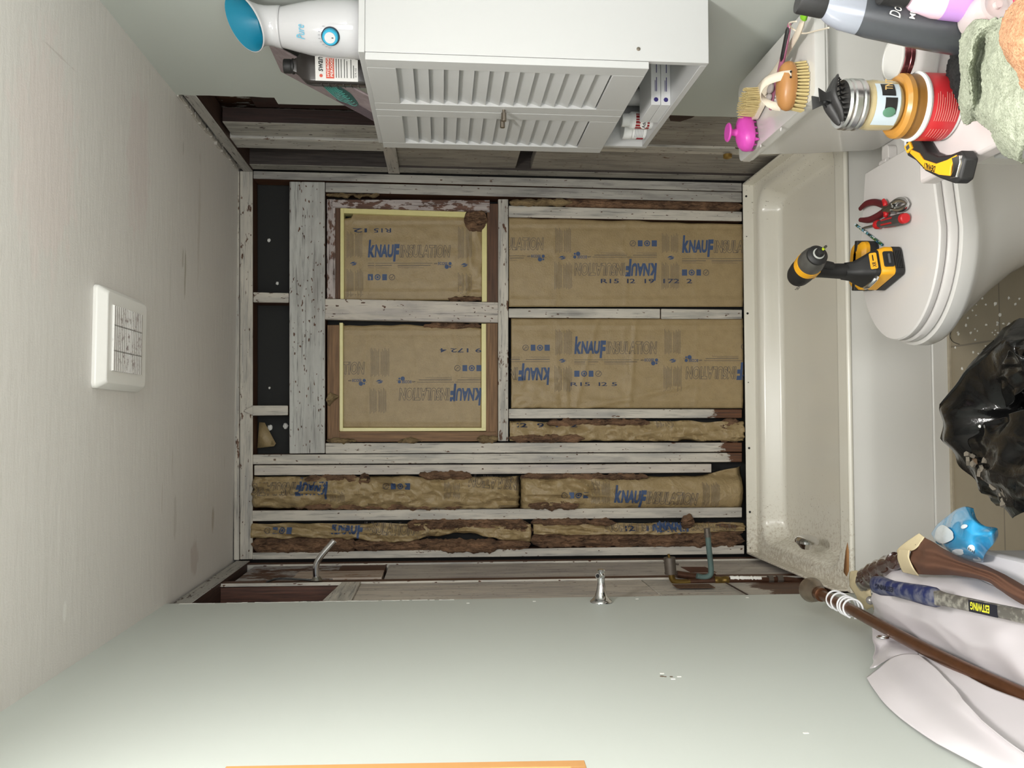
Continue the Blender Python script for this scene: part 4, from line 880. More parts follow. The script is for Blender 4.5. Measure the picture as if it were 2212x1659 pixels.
P(MB().prism(kpoly([(.02, .045), (.10, .12), (.17, .06), (.10, -.01)]), .008, .013), 'yellow_ring', 'tool_yellow', kn, bevel=.001)
P(MB().prism(kpoly([(.055, .05), (.10, .09), (.135, .055), (.095, .015)]), .011, .0135), 'lock_button', 'tool_grey', kn, bevel=.001)
P(MB().prism(kpoly([(.86, .08), (.97, .13), (1.0, .06), (.99, -.08), (.90, -.11), (.93, -.02), (.90, .03)]), .006, .0145), 'steel_jaw', 'chrome', kn, bevel=.001)
P(MB().tube(smoothline([(-.02*KL, .03*KL, 0), (-.02*KL, .09*KL, .004), (.03*KL, .14*KL, .004), (.10*KL, .14*KL, .002)], 14), .006, 10), 'clear_loop', plain('clear_grey', S(190, 192, 196), .2, 0), kn)
P(MB().box((.43*KL, -.09*KL, .0122), (.64*KL, -.03*KL, .0127)), 'name_plate', 'tool_yellow', kn)
P(text_on(MB(), 'DEWALT', Matrix.Translation((.635*KL, -.037*KL, .0131)) @ Matrix.Rotation(PI, 4, 'Z'), .20*KL, .052*KL, 0, .03), 'lettering', 'black_ink', kn, smooth=False)

# ================================================================ ON THE TANK LID
TZ = .7605
plain('hot_pink', S(224, 84, 190), .32); plain('bristle', S(206, 186, 132), .8, 0, .2); plain('cream_plastic', S(226, 214, 196), .4); plain('beech', S(186, 132, 78), .35, 0, .15, .1, 50)
plain('clear_pink', S(196, 120, 150), .15, 0, 0, Transmission_Weight=.35); plain('strap', S(228, 216, 198), .9, 0, .05, .4, 900); plain('bristle_white', S(225, 220, 222), .6); plain('lint', S(170, 160, 156), 1, 0, .2)
mc = oZ(1630, 286, TZ); ms = thing('scalp_massager', 'hot pink silicone scalp massager with round knob, at the far end of the tank lid', 'brush', (mc.x-.002, mc.y, TZ), (0, 0, math.radians(22))); ms.scale = (1.2, 1.2, 1.05)
P(MB().loft([[(x*s, y*s, z) for x, y in rrect(.088, .058, .028, 8)] for s, z in ((.88, .010), (.97, .013), (1, .020), (.97, .030), (.8, .040), (.5, .046), (.25, .048))]), 'shell', 'hot_pink', ms)
P(MB().lathe([(.010, .044), (.007, .056), (.008, .062), (.019, .066), (.021, .069), (.019, .072)], 28), 'knob', 'hot_pink', ms)
for i in range(5):
    for j in range(3):
        P(MB().lathe([(.0045, .012), (.002, .002), (.0008, 0)], 10, Matrix.Translation((-.032+.016*i, -.018+.018*j, 0))), 'bristle', 'hot_pink', ms)
bb = thing('bath_brush', 'long pale bath brush with tan bristles upward, lying along the back of the tank', 'brush', oZ(1618, 222, TZ))
hp = smoothline([oZ(1612, 262, TZ+.012), oZ(1640, 205, TZ+.010), oZ(1668, 165, TZ+.013), oZ(1700, 112, TZ+.02), oZ(1728, 62, TZ+.03), oZ(1740, 22, TZ+.036)], 30)
hr = [catmull([V((x, 0, 0)) for x in (.012, .026, .014, .011, .012, .009)], i/30).x for i in range(31)]
P(MB().tube([p-bb.location for p in hp], hr, 14, flat=.45), 'handle', 'cream_plastic', bb)
bc = (oZ(1632, 222, TZ+.016)-bb.location); ax = (hp[8]-hp[0]).normalized(); ax.z = 0; ax.normalize(); sd_ = V((-ax.y, ax.x, 0))
P(MB().loft([[bc+ax*x+sd_*y+V((0, 0, z)) for x, y in rrect(.092, .062, .026)] for z in (-.012, .0)]), 'bristle_pad', 'cream_plastic', bb)
m = MB(); random.seed(3)
for i in range(15):
    for j in range(9):
        x, y = -.042+.084*i/14, -.027+.054*j/8
        if (x/.044)**2+(y/.029)**2 > 1.15: continue
        p = bc+ax*x+sd_*y; l = V((random.uniform(-.003, .003), random.uniform(-.003, .003), .036)); m.cyl(p, p+l, .0017, .0013, 5)
tag(P(m, 'bristles', 'bristle', bb), None, None, kind='stuff')
P(MB().tube(smoothline([hp[27]-bb.location+V((0, 0, .0)), hp[29]-bb.location], 4), .0125, 14, flat=.6), 'grip_band', plain('lime_band', S(128, 190, 40), .5), bb, lab='lime green rubber band')
cb = thing('hair_brush', 'translucent pink hair brush with black grip pad, behind the round wooden brush', 'brush', oZ(1680, 150, TZ))
c = [oZ(1706, 50, TZ+.045), oZ(1700, 80, TZ+.044), oZ(1690, 130, TZ+.040), oZ(1678, 175, TZ+.035), oZ(1670, 205, TZ+.028), oZ(1664, 236, TZ+.024)]
q = [p-cb.location for p in smoothline(c, 24)]
P(MB().tube(q, [catmull([V((x, 0, 0)) for x in (.006, .0095, .010, .007, .008, .006)], i/24).x for i in range(25)], 14, flat=.6), 'handle', 'clear_pink', cb)
P(MB().tube([p+V((-.001, -.003, .003)) for p in q[2:11]], [.004]+[.0072]*7+[.004], 12, flat=.6), 'grip_pad', 'tool_black', cb)
for i in range(11):
    p = q[13+i]; m = MB()
    for s in (-.006, 0, .006): m.cyl(p+V((s, 0, -.003)), p+V((s-.002, -.012, -.014)), .0009, .0007, 5)
    P(m, 'bristle_row', 'bristle_white', cb)
P(MB().ball((0, 0, 0), .011, (1, 1.6, .6), 14, Matrix.Translation(q[17]+V((0, 0, .010)))).ball((0, 0, 0), .010, (1, 1.5, .6), 14, Matrix.Translation(q[20]+V((0, 0, .009)))), 'hair_lint', 'lint', cb)
wb = thing('body_brush', 'oval wooden body brush with cream strap, bristles down on the tank lid', 'brush', oZ(1742, 183, TZ), (0, 0, math.radians(-98)))
wb.location.y += .012; wb.location.z = TZ
ov = [(.030*math.cos(t)*1.05, .055*math.sin(t)) for t in [2*PI*i/40 for i in range(40)]]
P(MB().loft([[(x*s, y*s, z) for x, y in ov] for s, z in ((.93, .028), (1, .033), (1.02, .040), (.97, .049), (.82, .057), (.5, .062), (.15, .063))]), 'wooden_back', 'beech', wb)
m = MB(); random.seed(6)
for i in range(9):
    for j in range(15):
        x, y = -.026+.052*i/8, -.050+.10*j/14
        if (x/.029)**2+(y/.052)**2 > 1: continue
        m.cyl((x, y, .030), (x*1.12+random.uniform(-.001, .001), y*1.08, .001), .0022, .0030, 6)
tag(P(m, 'bristles', 'bristle', wb), None, None, kind='stuff')
def ribbon(pts, wdir, w_, n=24):
    q = smoothline(pts, n); wd = V(wdir).normalized()*w_/2
    return MB().grid(lambda u, v: q[min(n, int(round(u*n)))] + wd*(2*v-1), n, 2)
sp_ = ribbon([(.031, .018, .044), (.014, .018, .064), (-.018, .012, .086), (-.040, -.006, .090), (-.052, -.022, .074), (-.046, -.034, .055), (-.028, -.040, .044)], (0, 1, .1), .020)
P(sp_, 'strap', 'strap', wb, thick=.0015)
for y in (.012, .024): P(MB().lathe([(.0025, 0), (.002, .0015)], 12, frame((.0325, y, .046), (0, 1, 0), (0, 0, 1))), 'rivet', 'screw_black', wb)
P(text_on(MB(), 'Kingsley', frame((-.012, .030, .0632), (.5, -.85, 0), (.85, .5, 0)), .030, .010, .3), 'engraving', plain('engrave', S(214, 176, 130), .5), wb, smooth=False)
for i, (px, py, r, lab) in enumerate(((1687, 279, .005, 'larger drop of white residue on the tank lid'), (1643, 315, .004, 'small drop of white residue near the front edge of the tank lid'))):
    lump('residue_drop', lab, 'drop', oZ(px, py, TZ+.001), r, 'white_plastic', i, (1, 1, .5))
cw = [oZ(1790, 60, .80), oZ(1765, 66, .79), oZ(1735, 72, .785), oZ(1712, 62, .80), oZ(1705, 50, .83), oZ(1720, 46, .84)]
tag(MB().tube(smoothline(cw, 30), .0018, 8).build('hanging_cord', 'strap'), 'thin cream cord loop running from the brushes to the grey bottle', 'cord')

# ================================================================ ON THE WALL CABINET
SR = .85
stm = thing('facial_steamer', 'white and teal facial steamer standing on the wall cabinet', 'steamer', (.920, -1.428, CZ1+.013))
plain('glossy_white', S(198, 197, 199), .1, 0, 0, Coat_Weight=.5); plain('teal', S(22, 128, 158), .35); plain('teal_bright', S(40, 160, 195), .3)
def circ(r, z, cx=0., n=48): return [(cx+r*math.cos(2*PI*i/n), r*math.sin(2*PI*i/n), z) for i in range(n)]
R0 = [circ(r*SR, z) for r, z in ((.072, .0), (.0775, .004), (.0775, .03), (.076, .075), (.070, .12), (.061, .155), (.053, .184))]
P(MB().loft(R0), 'body', 'glossy_white', stm, ang=60)
mcn = oY(526, 49, -1.44)-stm.location
def mouth(t, g=1.):      # rings from the level neck (t=0) to the slanted mouth (t=1)
    out = []; e = t*t*(3-2*t)
    for i in range(48):
        a = 2*PI*i/48; c0 = V((.0535*SR*math.cos(a), .0535*SR*math.sin(a), .185))
        c1 = mcn + V((.064, 0, .037))*math.cos(a)*g + V((0, .052, .036))*math.sin(a)*g
        p = c0.lerp(c1, t); k = 1-.42*math.sin(PI*t)**1.2*.5; c = V((0, 0, .185)).lerp(mcn, t); out.append(tuple(c+(p-c)*k))
    return out
P(MB().loft([mouth(t) for t in (0, .12, .25, .4, .55, .7, .85, 1)], cap=False), 'mouth_hood', 'glossy_white', stm, ang=60, thick=.002)
R2 = [mouth(1, .985), mouth(.95, .95), mouth(.85, .93), mouth(.7, .9), mouth(.5, .88)]
mo = MB().loft(R2, cap=False); nn = len(mo.v); mo.f.append(tuple(range(nn-48, nn)))
P(mo, 'mouth_lining', 'teal', stm, lab='teal inside of the mouth', ang=60)
P(MB().lathe([(.0533*SR, .1835), (.0538*SR, .1845), (.0533*SR, .1855)], 48), 'seam', plain('seam', S(170, 168, 170), .4), stm)
ka_ = math.radians(232); kx, ky = math.cos(ka_), math.sin(ka_)
Mk = frame((kx*.0745*SR, ky*.0745*SR, .066), (-ky, kx, 0), (0, 0, 1))
P(MB().lathe([(.021, .0), (.021, .003)], 32, Mk), 'dial_ring', plain('navy', S(16, 24, 44), .3), stm); P(MB().lathe([(.0185, .002), (.0178, .013), (.016, .015)], 32, Mk), 'dial', 'teal_bright', stm)
P(MB().lathe([(.0125, .0145), (.0122, .0165)], 32, Mk), 'dial_face', 'glossy_white', stm); P(MB().cbox((.0, -.006, .0169), (.002, .004, .0006), Mk), 'dial_pointer', 'black_ink', stm)
m = MB()
for i in range(9):
    a = math.radians(35+i*17); m.cbox((.026*math.cos(a), .026*math.sin(a), .0012), (.0012, .005, .0006), Mk)
P(m, 'dial_marks', plain('mark_grey2', S(150, 150, 155), .5), stm)
ta = math.radians(238); Mt = frame((math.cos(ta)*.0675*SR, math.sin(ta)*.0675*SR, .125), (-math.sin(ta), math.cos(ta), 0), (0, 0, 1))
P(text_on(MB(), 'Pure', Mt @ Matrix.Translation((-.016, 0, .0030)), .032, .018, .35), 'lettering', 'teal_bright', stm, smooth=False)
hb = thing('peroxide_bottle', 'dark brown rectangular bottle with white and orange label, behind the facial steamer', 'bottle', (.887, -1.285, CZ1+.013), (0, 0, math.radians(-14)))
plain('dark_bottle', S(46, 42, 40), .25)
P(MB().loft([[(x*s, y*s2, z) for x, y in rrect(.086, .062, .010)] for s, s2, z in ((.96, .96, 0), (1, 1, .004), (1, 1, .135), (.9, .9, .152), (.45, .5, .172), (.36, .5, .180))]), 'body', 'dark_bottle', hb, ang=30)
P(MB().lathe([(.016, .178), (.019, .180), (.019, .184), (.0165, .186), (.0175, .188), (.0175, .203), (.0165, .205)], 28), 'cap', 'tool_black', hb)
m = MB()
for i in range(6): m.box((-.0445, -.028, .02+i*.018), (-.042, .028, .021+i*.018))
P(m, 'side_ribs', 'dark_bottle', hb)
plain('label_white', S(222, 220, 216), .5); plain('label_red', S(205, 72, 44), .5)
P(MB().box((-.036, -.0318, .020), (.038, -.0310, .124)), 'label', 'label_white', hb, bevel=.0003)
P(MB().box((-.030, -.0323, .078), (.036, -.0318, .098)), 'orange_panel', 'label_red', hb, bevel=.0003)
m = MB()
F_ = lambda x, z: frame((x, -.0325, z), (1, 0, 0), (0, 0, 1))
text_on(m, 'swan', F_(-.014, .105), .034, .011, .1, .02)
for i, (a, b_) in enumerate(((.072, .05), (.066, .058), (.060, .045), (.052, .05), (.046, .04), (.036, .055), (.030, .03))): m.box((-.028, -.0325, a), (-.028+b_, -.0320, a+.0016))
text_on(m, '32 FL OZ', F_(-.026, .0235), .022, .004)
P(m, 'label_print', 'black_ink', hb, smooth=False)
P(text_on(text_on(MB(), 'HYDROGEN', frame((-.026, -.0328, .0895), (1, 0, 0), (0, 0, 1)), .052, .0065, 0, .02), 'PEROXIDE', frame((-.026, -.0328, .0805), (1, 0, 0), (0, 0, 1)), .052, .0065, 0, .02), 'label_title', 'white_ink', hb, smooth=False)
P(MB().lathe([(.004, 0), (.0035, .0005)], 12, F_(-.024, .110)), 'red_mark', 'label_red', hb)
# canvas leaning on the wall
cv = NT('canvas'); pv = cv.pos(); nn_ = cv.noise(cv.pos((4, 30, 30)), 1, 4, .5, 1.5)
cv.col(cv.mix(nn_, S(112, 98, 100), S(176, 160, 162))); cv.set(.6); MATS['canvas'] = cv.m
cb_, cu_ = V((.846, -1.02, CZ1+.014)), V((.979, -1.02, 2.043)); ud = (cu_-cb_).normalized()
ca = thing('canvas_print', 'grey and mauve canvas print with teal swirl leaning on the wall behind the bottle', 'picture', cb_)
Mc = frame((0, 0, 0), (0, -1, 0), ud); CH = (cu_-cb_).length
P(MB().box((0, 0, -.006), (.185, CH, .0), Mc), 'canvas', 'canvas', ca, bevel=.002)
pts = [(.170+.060*math.cos(t)*(1+.1*math.sin(5*t)), .110+.052*math.sin(t)*(1+.08*math.cos(3*t))) for t in [2*PI*i/36 for i in range(36)]]
pts = [(x-.08, y-.015) for x, y in pts]
sgn = 1 if (Mc.to_3x3() @ V((0, 0, 1))).x < 0 else -1
zf = .0006 if sgn > 0 else -.0072
P(MB().prism(pts, zf, zf+.0006, Mc), 'teal_shape', plain('teal_dark', S(44, 88, 84), .4, 0, .3, 0, 30), ca)
m = MB()
for k in range(7):
    s = .9-.12*k; q = [((x-.09)*s+.09+.006*k, (y-.095)*s+.095, zf+.0012) for x, y in pts][2:26]; m.tube([Mc @ V(p) for p in q], .0011, 6)
P(m, 'teal_lines', plain('teal_line', S(96, 176, 164), .4), ca)
m = MB()
for k in range(9): m.tube([Mc @ V((.005+.008*k, CH*t, zf+.0008)) + Mc.to_3x3() @ V((.012*math.sin(t*3), 0, 0)) for t in (.0, .1, .2, .3, .4)], .0008, 5)
P(m, 'wood_lines', plain('mauve_line', S(86, 74, 78), .6), ca)

# ---- inside the open shelf of the cabinet
SZ = CZ0+.0152
plain('jar_white', S(226, 226, 224), .35); plain('carton', S(214, 214, 214), .6); plain('crimson', S(158, 24, 50), .5)
jr = thing('white_jar', 'round white plastic jar with small print and a crimson square, on the open cabinet shelf', 'jar', (.876, -.945, SZ))
P(MB().lathe([(.030, 0), (.033, .003), (.033, .040), (.031, .044)], 36), 'jar_body', 'jar_white', jr); P(MB().lathe([(.034, .045), (.034, .066), (.032, .069)], 36), 'lid', 'jar_white', jr)
m = MB()
def wrap(m, r, a0, a1, z0, z1): m.loft([[(r_*math.cos(a0+(a1-a0)*i/8), r_*math.sin(a0+(a1-a0)*i/8), z) for i in range(9)] for r_, z in ((r, z0), (r, z1))], False, False)
for i in range(6): wrap(m, .0334, math.radians(195), math.radians(262-(i*13) % 17), .012+.0045*i, .0134+.0045*i)
P(m, 'jar_print', 'mark_grey2', jr); m = MB(); wrap(m, .0336, math.radians(160), math.radians(192), .008, .028); P(m, 'crimson_square', 'crimson', jr)
for i, (z, lab) in enumerate(((SZ, 'lower of two flat white cartons stacked on the open cabinet shelf'), (SZ+.0265, 'upper of two flat white cartons stacked on the open cabinet shelf'))):
    cx = thing('medicine_carton', lab, 'box', (.905, -1.145, z), group='white cartons on the cabinet shelf')
    P(MB().box((-.066, -.085, 0), (.066, .05, .0255)), 'carton', 'carton', cx, bevel=.001)
    m = MB().cyl((-.052, -.0854, .0125), (-.052, -.0850, .0125), .006, n=16).box((-.03, -.0854, .010), (.008, -.085, .012)).box((-.03, -.0854, .014), (.0, -.085, .0155)).box((.02, -.0854, .010), (.045, -.085, .012))
    P(m, 'carton_print', plain('indigo', S(52, 44, 110), .5), cx)
ab = thing('tablet_bottle', 'white tablet bottle with dark red label behind the cartons', 'bottle', (.865, -1.025+.11, SZ))
ab.location = (.870, -1.022, SZ)
P(MB().lathe([(.022, 0), (.024, .003), (.024, .060), (.018, .068)], 30), 'bottle_body', 'jar_white', ab); P(MB().lathe([(.019, .067), (.019, .086), (.017, .088)], 30), 'cap', 'jar_white', ab)
m = MB(); wrap(m, .0243, math.radians(130), math.radians(300), .010, .050); P(m, 'red_label', plain('dark_red', S(140, 20, 26), .5), ab)
Ma = frame((-.0175, -.0175, .022), (.7, -.7, 0), (0, 0, 1)); P(MB().ball((0, 0, 0), 1, (.013, .011, .001), 18, Ma @ Matrix.Translation((0, .005, .0))), 'label_oval', 'label_white', ab)
P(text_on(MB(), 'Adv', Ma @ Matrix.Translation((-.010, .0, .0016)), .02, .010, 0, .02), 'lettering', 'black_ink', ab, smooth=False)
ab2 = thing('pill_bottle', 'plain white ribbed pill bottle deep in the open cabinet shelf', 'bottle', (.950, -.990, SZ)); P(MB().lathe([(.022, 0), (.024, .003), (.024, .085), (.018, .093)], 30), 'bottle_body', 'jar_white', ab2)
P(MB().lathe([(.019, .092), (.019, .11), (.017, .112)], 30), 'cap', 'carton', ab2)
# ================================================================ PLUMBING ON THE LEFT WALL
plain('copper', S(84, 56, 42), .45, .6, .3); plain('brass', S(122, 98, 50), .35, .8, .15); plain('verdigris', S(86, 106, 102), .7, .2, .45, .3, 60); plain('pipe_grey', S(104, 96, 88), .45, .6, .2)
def pts_tube(o, pts, r, nm, mat, n=14, lab=None, k=16):
    q = smoothline([V(p)-o.location for p in pts], k); rr = r if isinstance(r, (int, float)) else [catmull([V((x, 0, 0)) for x in r], i/k).x for i in range(k+1)]
    return P(MB().tube(q, rr, n), nm, mat, o, lab)
sy = -.43
sa = thing('shower_pipe', 'chrome shower arm bending out of the left wall near the top', 'shower arm', oY(683, 1252, sy))
P(MB().tube(smoothline([oY(683, 1250, sy)-sa.location, oY(683, 1222, sy)-sa.location, oY(693, 1202, sy)-sa.location, oY(722, 1168, sy)-sa.location], 20), .0105, 18), 'arm', 'chrome', sa)
P(MB().lathe([(.020, 0), (.016, .006), (.012, .012)], 20, frame(oY(684, 1253, sy)-sa.location, (0, 1, 0), (0, 0, 1)) ), 'flange', 'steel', sa)
P(MB().lathe([(.0085, 0), (.0085, .0005)], 18, Matrix.Translation((0, 0, 0))), 'end_opening', 'screw_black', sa).location = (0, 0, 0)
tag(MB().tube(smoothline([oY(575, 1258, sy), oY(600, 1250, sy), oY(640, 1251, sy), oY(678, 1254, sy)], 16), .0035, 8).build('black_wire', 'black_plastic'), 'dark cable running to the shower arm across the left wall', 'cable')
st_ = oX(1297, 1300, XL)
hd = thing('valve_trim', 'polished chrome bell-shaped valve handle base standing out from the left wall', 'faucet', (XL, st_.y-.01, st_.z))
Mh = frame((0, 0, 0), (0, 0, -1), (0, 1, 0)); Mh = Mh if (Mh.to_3x3() @ V((0, 0, 1))).x > 0 else frame((0, 0, 0), (0, 0, 1), (0, 1, 0))
P(MB().lathe([(.030, 0), (.0325, .002), (.0315, .006), (.026, .010), (.019, .018), (.0145, .034), (.0115, .054), (.011, .066), (.011, .072)], 40, Mh), 'bell', 'chrome', hd, ang=60)
P(MB().ball((0, 0, .080), .0125, (1, 1, 1), 24, Mh).cyl((0, 0, .078), (-.012, -.014, .080), .008, n=20, M=Mh), 'lever_hub', 'chrome', hd)
P(MB().lathe([(.012, .090), (.0135, .093), (.010, .097)], 24, Mh), 'hub_cap', 'chrome', hd)
P(MB().cyl((-.012, -.014, .080), (-.0125, -.0146, .080), .0058, n=18, M=Mh), 'hub_bore', 'screw_black', hd)
py_ = -.52
pv_ = thing('valve_pipework', 'old copper and brass valve pipework fixed to the left wall beside the base', 'pipes', oY(1560, 1250, py_))
pts_tube(pv_, [oY(1446, 1204, py_), oY(1449, 1240, py_)], .0195, 'valve_body', 'pipe_grey', 24, k=2); pts_tube(pv_, [oY(1444, 1197, py_), oY(1446, 1206, py_)], .0045, 'valve_stem', 'brass', 12, k=2)
pts_tube(pv_, [oY(1434, 1215, py_), oY(1466, 1219, py_)], .0035, 'valve_pin', 'pipe_grey', 8, k=2); pts_tube(pv_, [oY(1436, 1237, py_), oY(1460, 1240, py_)], .004, 'valve_collar', 'pipe_grey', 8, k=2)
pts_tube(pv_, [oY(1450, 1240, py_), oY(1452, 1250, py_), oY(1459, 1257, py_), oY(1475, 1258, py_), oY(1490, 1257, py_)], .0105, 'elbow', 'brass')
pts_tube(pv_, [oY(1484, 1257, py_), oY(1545, 1254, py_)], .010, 'copper_pipe', 'copper', k=4); pts_tube(pv_, [oY(1543, 1254, py_), oY(1573, 1253, py_)], [.0135, .0145, .0125, .0145, .0135], 'coupling', 'brass', 18)
pts_tube(pv_, [oY(1570, 1253, py_), oY(1665, 1253, py_)], .010, 'copper_pipe', 'copper', k=4)
q0 = oY(1576, 1251, py_+.003)-pv_.location; q1 = oY(1643, 1252, py_+.003)-pv_.location
m = MB().tube([q0.lerp(q1, i/20)+V((.0035, -.004, 0))*(1+.3*nz(i*.7, 1)) for i in range(21)], [.0085+.003*nz(i*.9, 2) for i in range(21)], 10); P(m, 'plaster_crust', 'gypsum', pv_, 'white plaster crust on the pipe')
for a, b_ in ((1659, 1669), (1678, 1690)): pts_tube(pv_, [oY(a, 1252, py_), oY(b_, 1252, py_)], .015, 'union_nut', 'pipe_grey', 8, k=2)
pts_tube(pv_, [oY(1665, 1252, py_), oY(1700, 1252, py_), oY(1740, 1258, py_)], .0105, 'copper_pipe', 'copper', k=6)
pts_tube(pv_, [oY(1462, 1240, py_+.02), oY(1500, 1245, py_+.02), oY(1545, 1246, py_+.02)], .012, 'copper_pipe', 'copper', lab='dark upper pipe')
pts_tube(pv_, [oY(1505, 1244, py_), oY(1520, 1247, py_), oY(1533, 1243, py_), oY(1536, 1230, py_), oY(1532, 1190, py_), oY(1529, 1158, py_)], .0095, 'riser_pipe', 'verdigris', lab='green corroded outlet pipe', k=24)
pts_tube(pv_, [oY(1529, 1160, py_), oY(1528, 1152, py_)], [.012, .012], 'riser_collar', 'pipe_grey', k=2); pts_tube(pv_, [oY(1528, 1152, py_), oY(1527, 1141, py_)], .0105, 'threaded_end', 'pipe_grey', k=2)
for i, (a, b_, c, d, mt, lab) in enumerate(((1452, 1262, 1545, 1269, 'jamb_dark', 'brown recess below the copper pipe on the left wall'), (1570, 1258, 1612, 1284, 'dark_lumber', 'dark ragged hole edge beside the copper pipe, left wall'))):
    A_, B_ = oX(a, b_, -.5355), oX(c, d, -.5355)
    tag(MB().box((-.5372, min(A_.y, B_.y), min(A_.z, B_.z)), (-.5355, max(A_.y, B_.y), max(A_.z, B_.z))).build('stain_patch', mt), lab, 'patch')
tag(MB().tube(smoothline([oY(478, 1266, -.45), oY(455, 1272, -.5), oY(443, 1286, -.55), oY(444, 1302, -.6)], 16), .0012, 6).build('loose_string', 'strap'), 'thin pale string hanging in the left cavity near the ceiling', 'string')

# ================================================================ CORNER BY THE LEFT WALL
plain('curtain', S(212, 206, 209), .38, 0, .02, .12, 30); plain('rod_brown', S(104, 68, 46), .32, .55, .25); plain('rod_end', S(142, 128, 112), .3, .7, .3)
plain('cloth_brown', S(98, 66, 50), .75, 0, .08, .3, 500); plain('cloth_cream', S(222, 206, 168), .85, 0, .04, .3, 400); plain('bin_white', S(212, 209, 212), .35)
hamper = thing('storage_bin', 'white plastic bin under the curtain pile by the left wall', 'bin', (-.388, -2.02, 0))
P(MB().prism([(x, y) for x, y in rrect(.235, .74, .02)], 0, .47, scale1=1.0), 'bin_body', 'bin_white', hamper, bevel=.004)
P(MB().loft([[(x*s, y*s2, z) for x, y in rrect(.26, .765, .025)] for s, s2, z in ((.97, .98, .468), (1, 1, .474), (1, 1, .494), (.97, .985, .502))]), 'bin_lid', 'bin_white', hamper)
rx = -.462
rod = thing('curtain_rod', 'brown metal shower curtain rod lying across the white curtain along the left wall', 'rod', oX(1745, 1268, rx))
def R_(px, py): return oX(px, py, rx)-rod.location
rp_ = [R_(1765, 1280), R_(1830, 1312), R_(1900, 1350), R_(1990, 1398), R_(2100, 1452), R_(2260, 1524)]
P(MB().tube(smoothline(rp_, 30), .0135, 22), 'rod_tube', 'rod_brown', rod)
dv = (rp_[1]-rp_[0]).normalized(); e0 = rp_[0]-dv*.050
P(MB().tube([e0+dv*t for t in (0, .004, .012, .04, .050, .062)], [.026, .0335, .0345, .027, .0195, .0185], 28), 'end_cup', 'rod_end', rod)
P(MB().tube([e0+dv*t for t in (.058, .062, .082, .084)], [.0175, .0195, .0185, .0165], 24), 'end_collar', 'rod_brown', rod)
plain('ring_white', S(236, 236, 238), .3)
for i, (px, py, tilt, lab) in enumerate(((1799, 1296, .3, 'white curtain ring nearest the rod end cup'), (1809, 1301, .25, 'second white curtain ring from the rod end cup'), (1822, 1308, .1, 'middle white curtain ring of the five on the rod'), (1828, 1311, .3, 'fourth white curtain ring from the rod end cup'), (1836, 1315, .35, 'white curtain ring farthest from the rod end cup'))):
    c = oX(px, py, rx); d = (dv+V((tilt*.6, 0, tilt*.8))).normalized(); x = d.cross(V((0, 0, 1))).normalized(); y = d.cross(x)
    q = [x*.023*math.cos(a)+y*.023*math.sin(a)+V((0, 0, -.008)) for a in [2*PI*k/26*.94 for k in range(27)]]
    o = tag(MB().tube(q, .0026, 8).build('curtain_ring', 'ring_white'), lab, 'ring', 'white rings on the curtain rod'); o.location = c
cu_t = thing('shower_curtain', 'crumpled white shower curtain heaped over the bin and against the left wall', 'curtain', (-.42, -1.8, .5))
def CT(mb, nm='curtain_fold', mat='curtain', **k): o = mb.build(nm, mat, cu_t, **k); o.matrix_parent_inverse = Matrix.Translation(-cu_t.location); return o
def wr_(amp, f, s): return lambda u, v, p: V((0, 0, amp*noise.noise(V((p.x*f, p.y*f*.6, s)))+amp*.5*ridged(p.x*f*1.3, p.y*f*.5, s)))
Zr = lambda row: [oZ(a, b_, c) for a, b_, c in row]; Xr = lambda row: [oX(a, b_, c) for a, b_, c in row]
CT(patch([Zr(r) for r in [
    [(1958, 1214, .46), (1925, 1232, .50), (1900, 1262, .525), (1887, 1292, .525), (1886, 1325, .50), (1892, 1352, .47)],
    [(1962, 1224, .49), (1946, 1246, .535), (1925, 1280, .545), (1912, 1312, .54), (1908, 1345, .51), (1910, 1372, .48)],
    [(2005, 1238, .51), (1995, 1262, .555), (1975, 1300, .555), (1960, 1340, .56), (1955, 1372, .535), (1952, 1400, .50)],
    [(2070, 1238, .51), (2075, 1266, .56), (2062, 1310, .575), (2045, 1360, .57), (2032, 1405, .55), (2030, 1428, .51)],
    [(2140, 1262, .51), (2155, 1292, .565), (2150, 1345, .59), (2135, 1400, .585), (2120, 1450, .56), (2118, 1478, .52)],
    [(2250, 1300, .51), (2265, 1330, .57), (2268, 1390, .60), (2262, 1450, .60), (2256, 1515, .575), (2250, 1545, .53)]]], 70, 60, wr_(.012, 11, 3.)), ang=80, thick=.0015)
CT(patch([Xr(r) for r in [
    [(1873, 1463, -.522), (1898, 1444, -.505), (1928, 1420, -.492), (1958, 1412, -.480), (1986, 1414, -.474)],
    [(1905, 1512, -.522), (1938, 1488, -.500), (1972, 1458, -.488), (2000, 1444, -.478), (2022, 1444, -.472)],
    [(1962, 1564, -.522), (1994, 1534, -.502), (2028, 1502, -.488), (2052, 1492, -.478), (2070, 1496, -.472)],
    [(2060, 1624, -.520), (2084, 1598, -.500), (2108, 1568, -.488), (2118, 1560, -.478), (2126, 1562, -.472)],
    [(2235, 1715, -.520), (2240, 1695, -.500), (2245, 1672, -.486), (2248, 1660, -.478), (2250, 1655, -.472)]]], 50, 30, wr_(.003, 20, 9.)), ang=80, thick=.0015)
CT(patch([Xr(r) for r in [
    [(1985, 1425, -.492), (1987, 1412, -.484), (1992, 1400, -.474)],
    [(2050, 1498, -.492), (2058, 1470, -.480), (2070, 1448, -.470)],
    [(2110, 1560, -.492), (2125, 1518, -.478), (2140, 1486, -.466)],
    [(2190, 1612, -.492), (2200, 1560, -.476), (2215, 1515, -.464)],
    [(2260, 1650, -.490), (2265, 1590, -.474), (2265, 1535, -.460)]]], 40, 16, wr_(.003, 16, 5.)), ang=80, thick=.0015)
